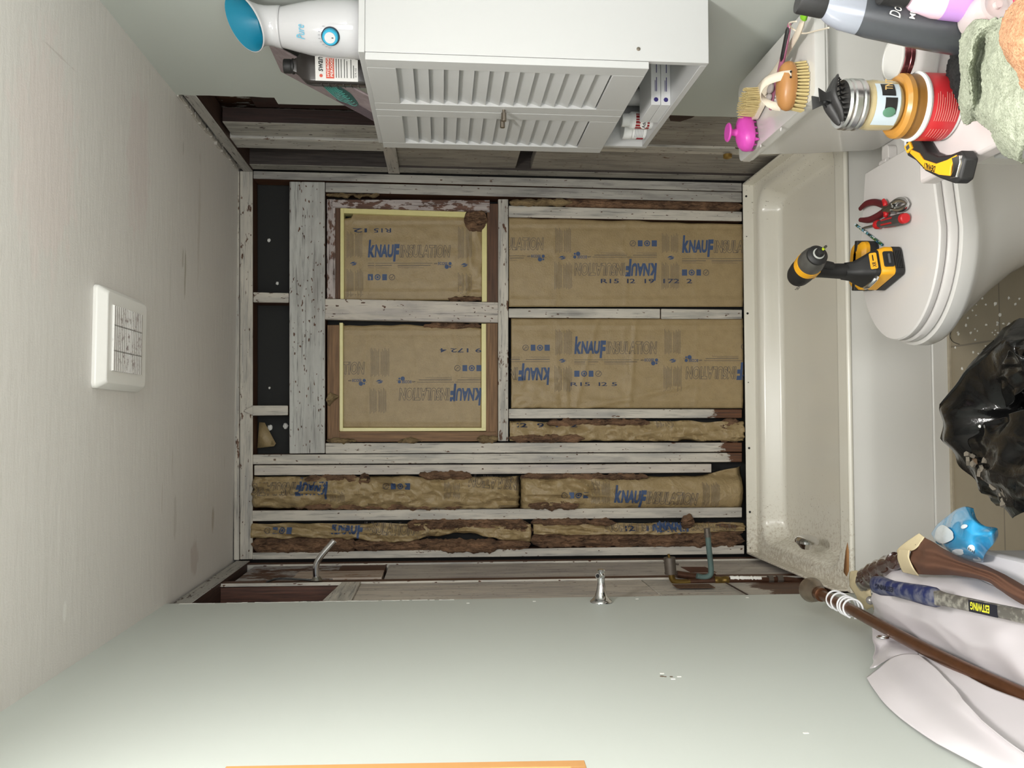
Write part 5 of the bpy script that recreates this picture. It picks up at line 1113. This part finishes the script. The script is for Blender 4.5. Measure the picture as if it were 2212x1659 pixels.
CT(patch([Xr(r) for r in [
    [(1886, 1340, -.480), (1886, 1375, -.500), (1890, 1405, -.505), (1884, 1445, -.512)],
    [(1915, 1350, -.478), (1912, 1380, -.492), (1902, 1408, -.510), (1898, 1440, -.500)],
    [(1945, 1365, -.478), (1940, 1388, -.498), (1935, 1404, -.492), (1930, 1422, -.500)],
    [(1990, 1390, -.478), (1988, 1402, -.490), (1985, 1412, -.494), (1980, 1424, -.498)]]], 34, 26, wr_(.006, 30, 7.)), ang=80, thick=.0015)
gc = oX(1907, 1377, -.476); gx = V((0, .5, 1)); 
P(MB().tube([gx.normalized()*.011*math.cos(a)+V((0, 1, -.5)).normalized()*.009*math.sin(a) for a in [2*PI*k/20 for k in range(21)]], .0026, 8, M=Matrix.Translation(gc-cu_t.location)), 'grommet', 'chrome', cu_t)
pt_ = oX(2207, 1450, -.40); 
bl = thing('folded_brown_cloth', 'brown cloth with cream hem folded over the white curtain', 'cloth', oZ(2060, 1220, .58))
def BT(mb, nm, mat, **k): o = mb.build(nm, mat, bl, **k); o.matrix_parent_inverse = Matrix.Translation(-bl.location); return o
BT(patch([Zr(r) for r in [
    [(1992, 1156, .55), (1978, 1178, .565), (1970, 1194, .56), (1968, 1215, .575), (1978, 1240, .56)],
    [(2030, 1178, .56), (2022, 1192, .58), (2012, 1204, .575), (2010, 1222, .59), (2018, 1242, .565)],
    [(2080, 1206, .56), (2076, 1214, .585), (2072, 1220, .58), (2070, 1232, .59), (2072, 1244, .565)],
    [(2140, 1224, .56), (2138, 1234, .59), (2136, 1242, .585), (2134, 1250, .59), (2130, 1256, .57)],
    [(2190, 1252, .56), (2186, 1262, .59), (2184, 1272, .59), (2182, 1280, .59), (2180, 1288, .57)],
    [(2250, 1285, .56), (2250, 1296, .59), (2248, 1304, .59), (2246, 1314, .59), (2244, 1322, .57)]]], 60, 30, wr_(.006, 26, 5.)), 'cloth_body', 'cloth_brown', ang=80, thick=.002)
BT(patch([Zr(r) for r in [[(1985, 1152, .556), (1955, 1172, .555), (1938, 1188, .545), (1940, 1200, .54)], [(1996, 1160, .559), (1980, 1182, .57), (1966, 1190, .568), (1950, 1192, .555)]]], 10, 20), 'cream_hem', 'cloth_cream', thick=.002)
BT(patch([Zr(r) for r in [[(1942, 1186, .555), (1938, 1204, .55), (1944, 1224, .545), (1950, 1236, .54)], [(1964, 1188, .574), (1962, 1204, .58), (1972, 1228, .578), (1984, 1244, .562)]]], 10, 20), 'cream_hem', 'cloth_cream', thick=.002)
rw = thing('wrapped_bundle', 'dark brown bundle wrapped in shiny clear plastic beside the cream hem', 'bundle', oZ(1905, 1235, .49))
c0, c1 = oZ(1866, 1262, .47), oZ(1944, 1206, .53)
q = smoothline([c0, c0.lerp(c1, .3)+V((0, 0, .012)), c0.lerp(c1, .65)+V((0, 0, .008)), c1], 40)
m = MB().tube([p-rw.location for p in q], [.010+.016*math.sin(PI*(i/40)**.7)**.5+.002*math.sin(i*1.1) for i in range(41)], 26); m.v = [p*(1+.08*noise.noise(p*60)) for p in m.v]
P(m, 'bundle_body', plain('shiny_brown', S(66, 44, 38), .12, 0, .3, .6, 70, Coat_Weight=1.), rw)
P(patch([[p-rw.location for p in Zr(r)] for r in [[(1836, 1236, .44), (1836, 1262, .45), (1850, 1290, .45), (1872, 1318, .44)], [(1850, 1232, .46), (1858, 1255, .48), (1872, 1285, .48), (1886, 1312, .46)], [(1866, 1240, .46), (1878, 1262, .48), (1884, 1290, .48), (1890, 1318, .45)]]], 16, 24, wr_(.005, 40, 2.)), 'cream_flap', 'cloth_cream', rw, thick=.002)
tag(MB().ball(oZ(1880, 1297, .51), .0105, n=24).build('pearl_bead', plain('pearl', S(170, 166, 164), .2, .5)), 'silver pearl ball at the edge of the cream flap near the rod', 'bead')
bgp = thing('blue_packet', 'bright blue glossy plastic packet with white print behind the brown cloth', 'packet', oZ(2080, 1150, .5))
plain('packet_blue', S(52, 160, 214), .16, 0, .06, .5, 60, Coat_Weight=.6)
brow = [Zr(r) for r in [
    [(2012, 1152, .46), (2034, 1124, .49), (2060, 1104, .51), (2086, 1094, .51), (2106, 1098, .50)],
    [(2024, 1172, .50), (2052, 1148, .54), (2080, 1130, .56), (2104, 1122, .555), (2112, 1120, .53)],
    [(2050, 1190, .52), (2078, 1172, .56), (2100, 1154, .57), (2126, 1142, .55), (2130, 1136, .54)],
    [(2085, 1206, .52), (2104, 1190, .56), (2120, 1170, .55), (2142, 1152, .56), (2157, 1142, .52)],
    [(2122, 1216, .50), (2128, 1206, .53), (2136, 1190, .52), (2148, 1176, .54), (2156, 1166, .50)]]]
P(patch([[p-bgp.location for p in r] for r in brow], 44, 44, wr_(.005, 22, 8.)), 'film', 'packet_blue', bgp, ang=50, thick=.001)
plain('packet_white', S(226, 236, 242), .2)
def on_packet(u, v, e=.004):
    p = catmull([catmull([V(x) for x in r], v) for r in brow], u); return p + wr_(.005, 22, 8.)(u, v, p) + V((0, 0, e)) - bgp.location
def blot(u0, v0, ru, rv, nm, mat='packet_white', sq=1.):
    m = MB(); m.grid(lambda a, b_: on_packet(u0+ru*(2*a-1)*(1-.3*abs(2*b_-1)**3*sq), v0+rv*(2*b_-1)*(1-.3*abs(2*a-1)**3*sq)), 8, 8); P(m, nm, mat, bgp)
blot(.25, .18, .15, .13, 'white_shape'); blot(.62, .10, .07, .07, 'white_shape'); blot(.33, .52, .035, .06, 'white_dash'); blot(.72, .30, .07, .07, 'label_patch'); blot(.90, .12, .06, .08, 'white_shape')
P(text_on(MB(), 'ini', frame(on_packet(.70, .25, .0055), on_packet(.76, .25, .0055)-on_packet(.70, .25, .0055), on_packet(.70, .30, .0055)-on_packet(.70, .25, .0055)), .014, .008), 'patch_print', 'tool_black', bgp, smooth=False)
# hammer
ha, hb_ = oZ(1888, 1262, .617), oZ(2262, 1342, .635)
hm = thing('hammer', 'steel hammer with worn dark blue grip lying on the white curtain', 'hammer', ha)
hd_ = hb_-ha; HL = hd_.length; Mhm = frame((0, 0, 0), hd_, V((0, 0, 1)).cross(hd_)); hm.matrix_world = Matrix.Translation(ha) @ Mhm
t_ = NT('blue_grip'); n_ = t_.noise(t_.pos((40, 40, 40)), 1, 5, .6); t_.col(t_.mix(t_.ramp(n_, [(.46, 0.), (.66, .7)]), S(28, 38, 84), S(122, 122, 130))); t_.set(.45); t_.bump(n_, .2); MATS['blue_grip'] = t_.m
t_ = NT('worn_steel'); n_ = t_.noise(t_.pos((60, 60, 60)), 1, 5, .6); t_.col(t_.mix(t_.ramp(n_, [(.45, 0.), (.6, 1.)]), S(128, 124, 118), S(190, 186, 176))); t_.set(.4, .6); MATS['worn_steel'] = t_.m
def hx(f): return f*HL
gr = [(0, .012), (.012, .019), (.06, .021), (.16, .0165), (.28, .018), (.38, .020), (.44, .0195), (.46, .016)]
m = MB().loft([[(hx(f), math.cos(a)*r, math.sin(a)*r*.72) for a in [2*PI*i/22 for i in range(22)]] for f, r in gr]); P(m, 'grip', 'blue_grip', hm, ang=60)
m = MB().loft([[(hx(f), y*r, z*r) for y, z in rrect(2, 1.3, .5, 4)] for f, r in ((.45, .0155), (.50, .0125), (.75, .0115), (1.0, .0115))]); P(m, 'shaft', 'worn_steel', hm)
P(MB().box((hx(.655), -.0105, .0070), (hx(.80), .0105, .0082)), 'shaft_label', plain('label_navy', S(28, 28, 40), .3), hm)
P(text_on(MB(), 'ESTWING', Matrix.Translation((hx(.765), .0075, .0086)) @ Matrix.Rotation(PI, 4, 'Z'), hx(.10), .014, .15, .03), 'label_lettering', plain('label_yellow', S(228, 224, 60), .4), hm, smooth=False)
P(text_on(MB(), 'ESTWING', Matrix.Translation((hx(.20), .0055, .0150)) @ Matrix.Rotation(PI, 4, 'Z'), hx(.14), .011, .15, .02), 'grip_lettering', plain('emboss', S(16, 20, 44), .5), hm, smooth=False)
P(MB().cyl((hx(.035), 0, .0120), (hx(.035), 0, .0138), .0032, n=12), 'hang_hole', 'screw_black', hm)
m = MB().cbox((hx(1.0)+.012, 0, 0), (.030, .030, .028)).cyl((hx(1.0)+.012, .015, 0), (hx(1.0)+.012, .060, 0), .013, n=20).cyl((hx(1.0)+.012, .055, 0), (hx(1.0)+.012, .075, 0), .016, n=20)
P(m, 'head', 'worn_steel', hm, bevel=.002); P(MB().tube(smoothline([(hx(1.0)+.012, -.012, 0), (hx(1.0)+.018, -.05, 0), (hx(1.0)+.006, -.09, -.004)], 12), [.012-.0009*i for i in range(13)], 12, flat=.5), 'claw', 'worn_steel', hm)

# ================================================================ BLACK REFUSE SACK
t_ = NT('sack_black'); n_ = t_.noise(t_.pos((26, 26, 26)), 1, 5, .6, .7); t_.col((.006, .006, .006)); t_.set(.16); t_.bump(n_, .3, .006); MATS['sack_black'] = t_.m
sk = thing('rubbish_sack', 'open black plastic rubbish sack of plaster debris on the tiled floor', 'bag', (.0, -1.69, 0))
m = MB(); nu, nv = 110, 70
def sack(u, v):
    a = 2*PI*u; t = v
    # profile: bulging body folding in to a loose slack mouth on top
    if t < .72: k = t/.72; r = .20+.035*math.sin(PI*min(1, k*1.1)); z = .005+.335*k; r *= (1-.12*max(0, k-.8)*5)
    else: k = (t-.72)/.28; r = .178*(1-.62*k); z = .335+.035*math.sin(PI*k)-.05*k
    x, y = r*.98*math.cos(a), r*1.55*math.sin(a); p = V((x, y, z))
    f = .030*ridged(math.cos(a)*1.8+t*1.2, math.sin(a)*1.8, t*3.) + .006*ridged(x*16, y*16, z*10) + .02*nz(x*6, y*6, z*6)
    n = V((x, y, .12 if t < .6 else .5)).normalized()
    return p + n*f*(.25+.75*min(1, t*5))
m.grid(sack, nu, nv); P(m, 'sack_film', 'sack_black', sk, ang=35, thick=.0015)
fl_ = [[oZ(2160, 800, .36), oZ(2172, 775, .39), oZ(2186, 757, .41), oZ(2200, 768, .40)], [oZ(2166, 830, .35), oZ(2185, 800, .38), (oZ(2205, 780, .40)), oZ(2225, 772, .39)], [oZ(2180, 880, .32), oZ(2205, 850, .36), oZ(2230, 820, .37), oZ(2260, 800, .36)]]
P(patch([[p-sk.location for p in r] for r in fl_], 24, 24, wr_(.012, 30, 4.)), 'loose_flap', 'sack_black', sk, thick=.0015)
P(patch([[p-sk.location for p in Zr(r)] for r in [[(2100, 945, .36), (2150, 905, .375), (2240, 880, .38)], [(2105, 985, .365), (2165, 975, .40), (2250, 950, .40)], [(2150, 1060, .37), (2200, 1040, .41), (2270, 1020, .41)], [(2190, 1120, .35), (2230, 1100, .38), (2290, 1090, .38)]]], 40, 40, wr_(.016, 22, 6.)), 'folded_top', 'sack_black', sk, ang=35, thick=.0015)
random.seed(21); plain('rubble', S(120, 112, 100), .9, 0, .2, .5, 120); plain('rubble_brown', S(104, 84, 64), .9, 0, .2)
for i in range(24):
    f = i/23; px = 2098+f*85+random.uniform(-12, 12); py = 975+f*118+random.uniform(-14, 14); c = oZ(px, py, .372+random.uniform(-.004, .010)); s = random.uniform(.006, .013)
    poly = [(s*math.cos(a)*random.uniform(.6, 1.3), s*math.sin(a)*random.uniform(.5, 1.2)) for a in (0, 1.2, 2.4, 3.6, 5)]
    o = MB().prism(poly, -.003, .004).build('plaster_piece', 'rubble_brown' if i % 6 == 4 else 'rubble'); o.location = c; o.rotation_euler = (random.uniform(-.6, .6), random.uniform(-.6, .6), random.uniform(0, 6))
    if i % 6 == 4: tag(o, 'brown flat plaster fragment showing in the mouth of the black sack', 'debris', 'brown fragments in the sack mouth')
    else: tag(o, 'pale grey plaster fragment showing in the mouth of the black sack', 'debris', 'pale fragments in the sack mouth')
for i, (px, py, lab) in enumerate(((2094, 838, 'white speck near the upper fold of the black sack'), (2110, 844, 'larger white speck near the upper fold of the black sack'), (2068, 894, 'white flake on the left shoulder of the black sack'), (2059, 905, 'small white speck below the flake on the sack shoulder'), (2127, 921, 'lone white speck in the middle of the black sack'))):
    d = ray(px, py); sc_d = 0
    o = lump('plaster_speck', lab, 'speck', oZ(px, py, (.33, .335, .30, .29, .37)[i]), .0035, 'gypsum', i, (1, 1.3, .6)); o.location += V((0, 0, .012))
random.seed(8)
for i in range(56):
    px, py = random.uniform(2058, 2205), random.uniform(625, 835)
    if py > 760 and px > 2140: continue
    c = oZ(px, py, .0012); s = random.uniform(.0015, .0042)*(1.8 if i % 9 == 0 else 1); poly = [(s*math.cos(a)*random.uniform(.5, 1.4), s*math.sin(a)*random.uniform(.5, 1.4)) for a in (0, 1.4, 2.7, 4, 5.2)]
    o = MB().prism(poly, -.0012, .0012).build('paint_chip', 'gypsum'); o.location = c; tag(o, 'tiny white plaster chip scattered on the floor tiles beside the toilet', 'debris', 'plaster chips on the floor')
tag(MB().tube(smoothline([oZ(2056, 712, .003), oZ(2052, 726, .003), (oZ(2058, 738, .003)), oZ(2072, 744, .003)], 16), .0009, 6).build('hair_strand', 'screw_black'), 'curled dark hair on the floor at the apron', 'hair')

# ================================================================ ON THE VANITY COUNTER
plain('tub_red', S(196, 44, 50), .4); plain('acacia', S(178, 126, 54), .3, 0, .25, .1, 30); plain('acacia_dark', S(128, 88, 36), .4, 0, .25, .1, 30); plain('glassy', (.95, .96, .96), .04, 0, Transmission_Weight=.92, IOR=1.25)
tb = thing('red_tub', 'white tub with red printed label and wooden lid on the counter', 'tub', oZ(2046, 233, VZ), (0, 0, .2))
P(MB().lathe([(.046, 0), (.049, .003), (.050, .010), (.0505, .056)], 48), 'tub_body', 'jar_white', tb); P(MB().lathe([(.0502, .007), (.0511, .009), (.0513, .050), (.0506, .0515)], 48, cap=False), 'red_label', 'tub_red', tb)
P(MB().lathe([(.0515, .053), (.053, .055), (.053, .058), (.051, .060)], 48), 'rim', 'jar_white', tb)
P(MB().lathe([(.049, .058), (.048, .070), (.047, .074)], 48), 'lid_collar', 'acacia_dark', tb); P(MB().lathe([(.047, .073), (.0495, .076), (.049, .083), (.044, .088), (.02, .089)], 48), 'wooden_lid', 'acacia', tb)
m = MB(); random.seed(5)
for i in range(10):
    wrap(m, .0517, math.radians(215), math.radians(262+random.uniform(-8, 3)), .012+.0036*i, .0130+.0036*i)
for i in range(7): wrap(m, .0517, math.radians(172+i*1.5), math.radians(200), .016+.0045*i, .0170+.0045*i)
P(m, 'label_print', plain('pink_ink', S(232, 150, 140), .5), tb)
jl = thing('labelled_jar', 'small glass jar with silver lid and blue-white label standing on the wooden lid', 'jar', tb.location+V((-.001, -.003, .0895)), (0, 0, .1)); jl.scale = (1.02, 1.02, 1.35)
P(MB().lathe([(.032, 0), (.036, .004), (.037, .030), (.035, .040)], 40), 'jar_glass', plain('jar_cream', S(182, 166, 128), .12, 0, 0), jl)
P(MB().lathe([(.0362, .041), (.038, .043), (.038, .046), (.0365, .048), (.038, .050), (.038, .056), (.0365, .058), (.0375, .061), (.0355, .064), (.031, .0625)], 44), 'silver_lid', plain('brushed_silver', (.55, .54, .54), .3, 1), jl)
m = MB(); wrap(m, .0374, math.radians(195), math.radians(300), .006, .034); P(m, 'label', plain('label_blue', S(196, 208, 216), .4), jl)
m = MB(); wrap(m, .0377, math.radians(225), math.radians(262), .010, .024); wrap(m, .0377, math.radians(266), math.radians(298), .012, .028); P(m, 'label_panel', 'tool_black', jl)
P(MB().ball((0, 0, 0), .0075, (1, 1, .12), 20, frame((-.0246, -.0290, .018), (.76, -.65, 0), (0, 0, 1))), 'green_roundel', plain('roundel', S(88, 132, 108), .5), jl)
A_ = frame((.006, -.0378, .016), (1, -.15, 0), (0, 0, 1)); P(text_on(MB(), 'TNT', A_ @ Matrix.Translation((0, 0, .0012)), .016, .009, 0, .02), 'lettering', plain('gold_ink', S(206, 170, 110), .4), jl, smooth=False)
cl = thing('claw_clip', 'black plastic hair claw clip lying on the silver jar lid', 'hair clip', jl.location+V((.006, -.004, .084))); cl.scale = (.78, .80, .66); cl.rotation_euler.z = math.radians(8)
for s in (-1, 1):
    q = smoothline([(-.050, s*.006, .008), (-.030, s*.012, .016), (0, s*.014, .030), (.026, s*.010, .022), (.050, s*.005, .010)], 20)
    P(MB().tube(q, [.0035+.0095*math.sin(PI*i/20)**.7 for i in range(21)], 14, flat=.55), 'clip_half', 'tool_black', cl)
    P(MB().loft([[(x*w_, s*y_, z) for x in (-1, 1)]+[(x*w_, s*(y_+.003), z) for x in (1, -1)] for w_, y_, z in ((.012, .010, .034), (.008, .008, .045), (.013, .012, .060), (.015, .014, .066))]), 'thumb_grip', 'tool_black', cl, bevel=.001)
    m = MB()
    for i in range(9): x = -.042+.0105*i; m.tube([(x, s*.009, .010), (x, s*.003, .004), (x, -s*.004, .001)], [.0022, .0018, .001], 6)
    P(m, 'claws', 'tool_black', cl)
P(MB().cyl((-.010, 0, .042), (.010, 0, .042), .0055, n=16), 'spring', 'black_plastic', cl)
mj = thing('mason_jar', 'clear glass jar with pale lid and dark red band, behind the red tub', 'jar', oZ(2040, 132, VZ), (0, 0, 0))
P(MB().lathe([(.030, 0), (.034, .004), (.035, .012), (.035, .058), (.031, .068)], 44), 'jar_glass', 'glassy', mj); P(MB().lathe([(.033, .066), (.0355, .067), (.0355, .073), (.0345, .074), (.0355, .075), (.0355, .082), (.034, .084)], 44), 'screw_band', plain('band_red', S(110, 60, 62), .25, .7), mj)
P(MB().lathe([(.0345, .0835), (.0345, .0855), (.030, .0865), (.029, .0858)], 44), 'lid_disc', plain('lid_pale', S(196, 194, 190), .3, .2), mj)
def leaning(t, b0, b1):
    t.location = b0; d = b1-b0; t.rotation_euler = V((0, 0, 1)).rotation_difference(d).to_euler(); return d.length
sb = thing('shampoo_bottle', 'dark grey shampoo bottle with black cap tilted against the wall side of the counter', 'bottle')
sl_ = leaning(sb, oZ(2158, 84, VZ+.001), oY(1728, 2, oZ(2158, 84, VZ).y+.01)); plain('bottle_grey', S(66, 68, 72), .28, 0, .04); plain('bottle_silver', S(150, 154, 164), .25, .2)
def oval(rx_, ry_, z, n=36): return [(rx_*math.cos(2*PI*i/n), ry_*math.sin(2*PI*i/n), z) for i in range(n)]
P(MB().loft([oval(.030, .021, 0), oval(.033, .024, .005), oval(.035, .026, .10), oval(.033, .025, .19), oval(.031, .024, sl_-.085)]), 'bottle_body', 'bottle_grey', sb, ang=60)
P(MB().loft([oval(.0312, .0242, sl_-.086), oval(.0295, .0232, sl_-.062), oval(.024, .020, sl_-.045), oval(.018, .017, sl_-.036)]), 'shoulder', 'bottle_silver', sb, ang=60)
P(MB().loft([oval(.0165, .0165, sl_-.038), oval(.0175, .0175, sl_-.034), oval(.0175, .0175, sl_), oval(.0165, .0165, sl_+.003)]), 'cap', 'tool_black', sb)
fr_ = lambda x, z, y: frame((x, y, z), (1, -.1, 0), (0, 0, 1))
P(text_on(text_on(MB(), 'Dove', fr_(-.012, sl_-.135, -.0262), .026, .016, .3), 'MEN', fr_(-.010, sl_-.155, -.0268), .020, .008, 0, .02), 'lettering', 'white_ink', sb, smooth=False)
P(MB().grid(lambda u, v: (.012+.016*v+.002, -.0264*math.sqrt(max(0, 1-((.012+.016*v)/.0352)**2))-.0006, .09+.05*u), 8, 6), 'green_stripe', plain('stripe_green', S(86, 150, 60), .4), sb)
P(MB().grid(lambda u, v: (.010+.012*v, -.0266*math.sqrt(max(0, 1-((.010+.012*v)/.0350)**2))-.0006, .070+.010*u), 3, 6), 'silver_block', 'bottle_silver', sb)
pb = thing('pink_bottle', 'pale pink bottle with purple label and black cap beside the dark shampoo', 'bottle')
pl_ = leaning(pb, oZ(2190, 12, VZ+.001), oY(1905, -22, oZ(2190, 12, VZ).y)); plain('pink_clear', S(224, 190, 204), .15)
P(MB().loft([oval(.027, .022, 0), oval(.030, .024, .005), oval(.030, .024, pl_-.075), oval(.022, .02, pl_-.045), oval(.013, .013, pl_-.034)]), 'bottle_body', 'pink_clear', pb, ang=60)
P(MB().loft([oval(.019, .019, pl_-.036), oval(.019, .019, pl_), oval(.017, .017, pl_+.002)]), 'cap', 'tool_black', pb)
P(MB().loft([oval(.0304, .0244, .035), oval(.0304, .0244, pl_-.085)], cap=False), 'purple_label', plain('lilac', S(186, 140, 206), .4), pb); P(MB().loft([oval(.0306, .0246, .036), oval(.0306, .0246, .055)], cap=False), 'pink_band', plain('pink_hot', S(238, 84, 120), .4), pb)
gd = thing('clear_cap_jar', 'small clear round dispenser lying with its cap towards the room, by the orange towel', 'jar', oZ(2150, 14, VZ+.055))
Mg = frame((0, 0, 0), (0, 0, -1), (1, 0, 0)); Mg = Mg if (Mg.to_3x3() @ V((0, 0, 1))).y < 0 else frame((0, 0, 0), (0, 0, 1), (1, 0, 0))
P(MB().lathe([(.022, -.05), (.025, -.04), (.025, .0), (.023, .004), (.018, .005), (.017, .002), (.006, .003), (.005, .008)], 36, Mg), 'dispenser_body', plain('clear_cap', S(222, 210, 206), .1, 0, Transmission_Weight=.4), gd)
P(MB().box((-.03, .0, -.055), (.03, .045, -.026)), 'base_tray', 'pink_hot', gd, bevel=.003)
def terry(name, c, d):
    t = NT(name); n1 = t.noise(t.pos((420, 420, 420)), 1, 4, .7); n2 = t.noise(t.pos((90, 90, 90)), 1, 3, .6)
    t.col(t.mix(t.ramp(t.math('ADD', t.math('MULTIPLY', n1, .6), t.math('MULTIPLY', n2, .4)), [(.4, 0.), (.62, 1.)]), d, c)); t.bump(t.math('ADD', n1, n2), 1., .004); t.set(.95); MATS[name] = t.m
terry('terry_green', S(202, 208, 186), S(150, 156, 134)); terry('terry_orange', S(226, 178, 138), S(180, 126, 90)); terry('terry_black', S(24, 24, 24), S(6, 6, 6))
def fuzz(a, f, s): return lambda u, v, p: V((nz(p.x*f, p.y*f, p.z*f+s), nz(p.y*f, p.z*f, s), nz(p.z*f, p.x*f, s)))*a + V((0, 0, .005*ridged(p.x*14, p.y*14, s)))
tg = tag(patch([Zr(r) for r in [
    [(2120, 40, .84), (2104, 70, .84), (2098, 110, .83), (2092, 160, .83), (2088, 215, .83), (2092, 262, .82)],
    [(2112, 42, .90), (2084, 76, .895), (2078, 110, .89), (2076, 160, .885), (2076, 215, .88), (2088, 266, .85)],
    [(2140, 42, .93), (2108, 84, .93), (2100, 130, .93), (2096, 180, .92), (2098, 225, .91), (2094, 270, .86)],
    [(2165, 44, .94), (2132, 92, .91), (2122, 140, .905), (2118, 190, .90), (2116, 236, .90), (2112, 262, .865)],
    [(2200, 60, .96), (2158, 110, .95), (2150, 165, .95), (2146, 215, .94), (2144, 255, .93), (2146, 285, .89)],
    [(2240, 120, .96), (2195, 150, .955), (2180, 205, .955), (2170, 250, .95), (2165, 290, .94), (2168, 330, .88)],
    [(2290, 200, .96), (2250, 220, .955), (2230, 260, .95), (2215, 300, .95), (2205, 335, .93), (2212, 352, .87)]]], 110, 100, fuzz(.0022, 300, 3.)).build('green_towel', 'terry_green', thick=.004, ang=80), 'crumpled pale green terry towel on the counter beside the red tub', 'towel')
to = tag(patch([Zr(r) for r in [
    [(2212, -10, .96), (2188, 14, .96), (2172, 40, .955), (2166, 75, .955), (2176, 112, .955), (2196, 140, .955)],
    [(2230, -10, 1.0), (2196, 16, 1.0), (2178, 48, 1.0), (2170, 84, 1.0), (2182, 120, .995), (2208, 165, .985)],
    [(2260, -5, 1.02), (2222, 30, 1.03), (2200, 60, 1.03), (2196, 100, 1.03), (2206, 140, 1.02), (2222, 200, 1.0)],
    [(2300, 0, 1.02), (2270, 40, 1.03), (2240, 80, 1.03), (2236, 120, 1.03), (2244, 170, 1.02), (2262, 240, 1.0)]]], 80, 80, fuzz(.0025, 280, 8.)).build('orange_towel', 'terry_orange', thick=.004, ang=80), 'peach orange terry towel on top of the pale green towel', 'towel')
tag(patch([Zr(r) for r in [
    [(2062, 112, .815), (2054, 135, .815), (2052, 170, .812), (2064, 200, .810), (2074, 236, .808)],
    [(2080, 104, .85), (2072, 135, .86), (2070, 170, .86), (2080, 205, .85), (2088, 242, .82)],
    [(2120, 100, .85), (2112, 140, .86), (2108, 180, .86), (2112, 220, .85), (2116, 255, .82)]]], 50, 50, fuzz(.004, 200, 5.)).build('black_washcloth', 'terry_black', thick=.004, ang=80), 'black terry washcloth tucked under the pale green towel', 'cloth')
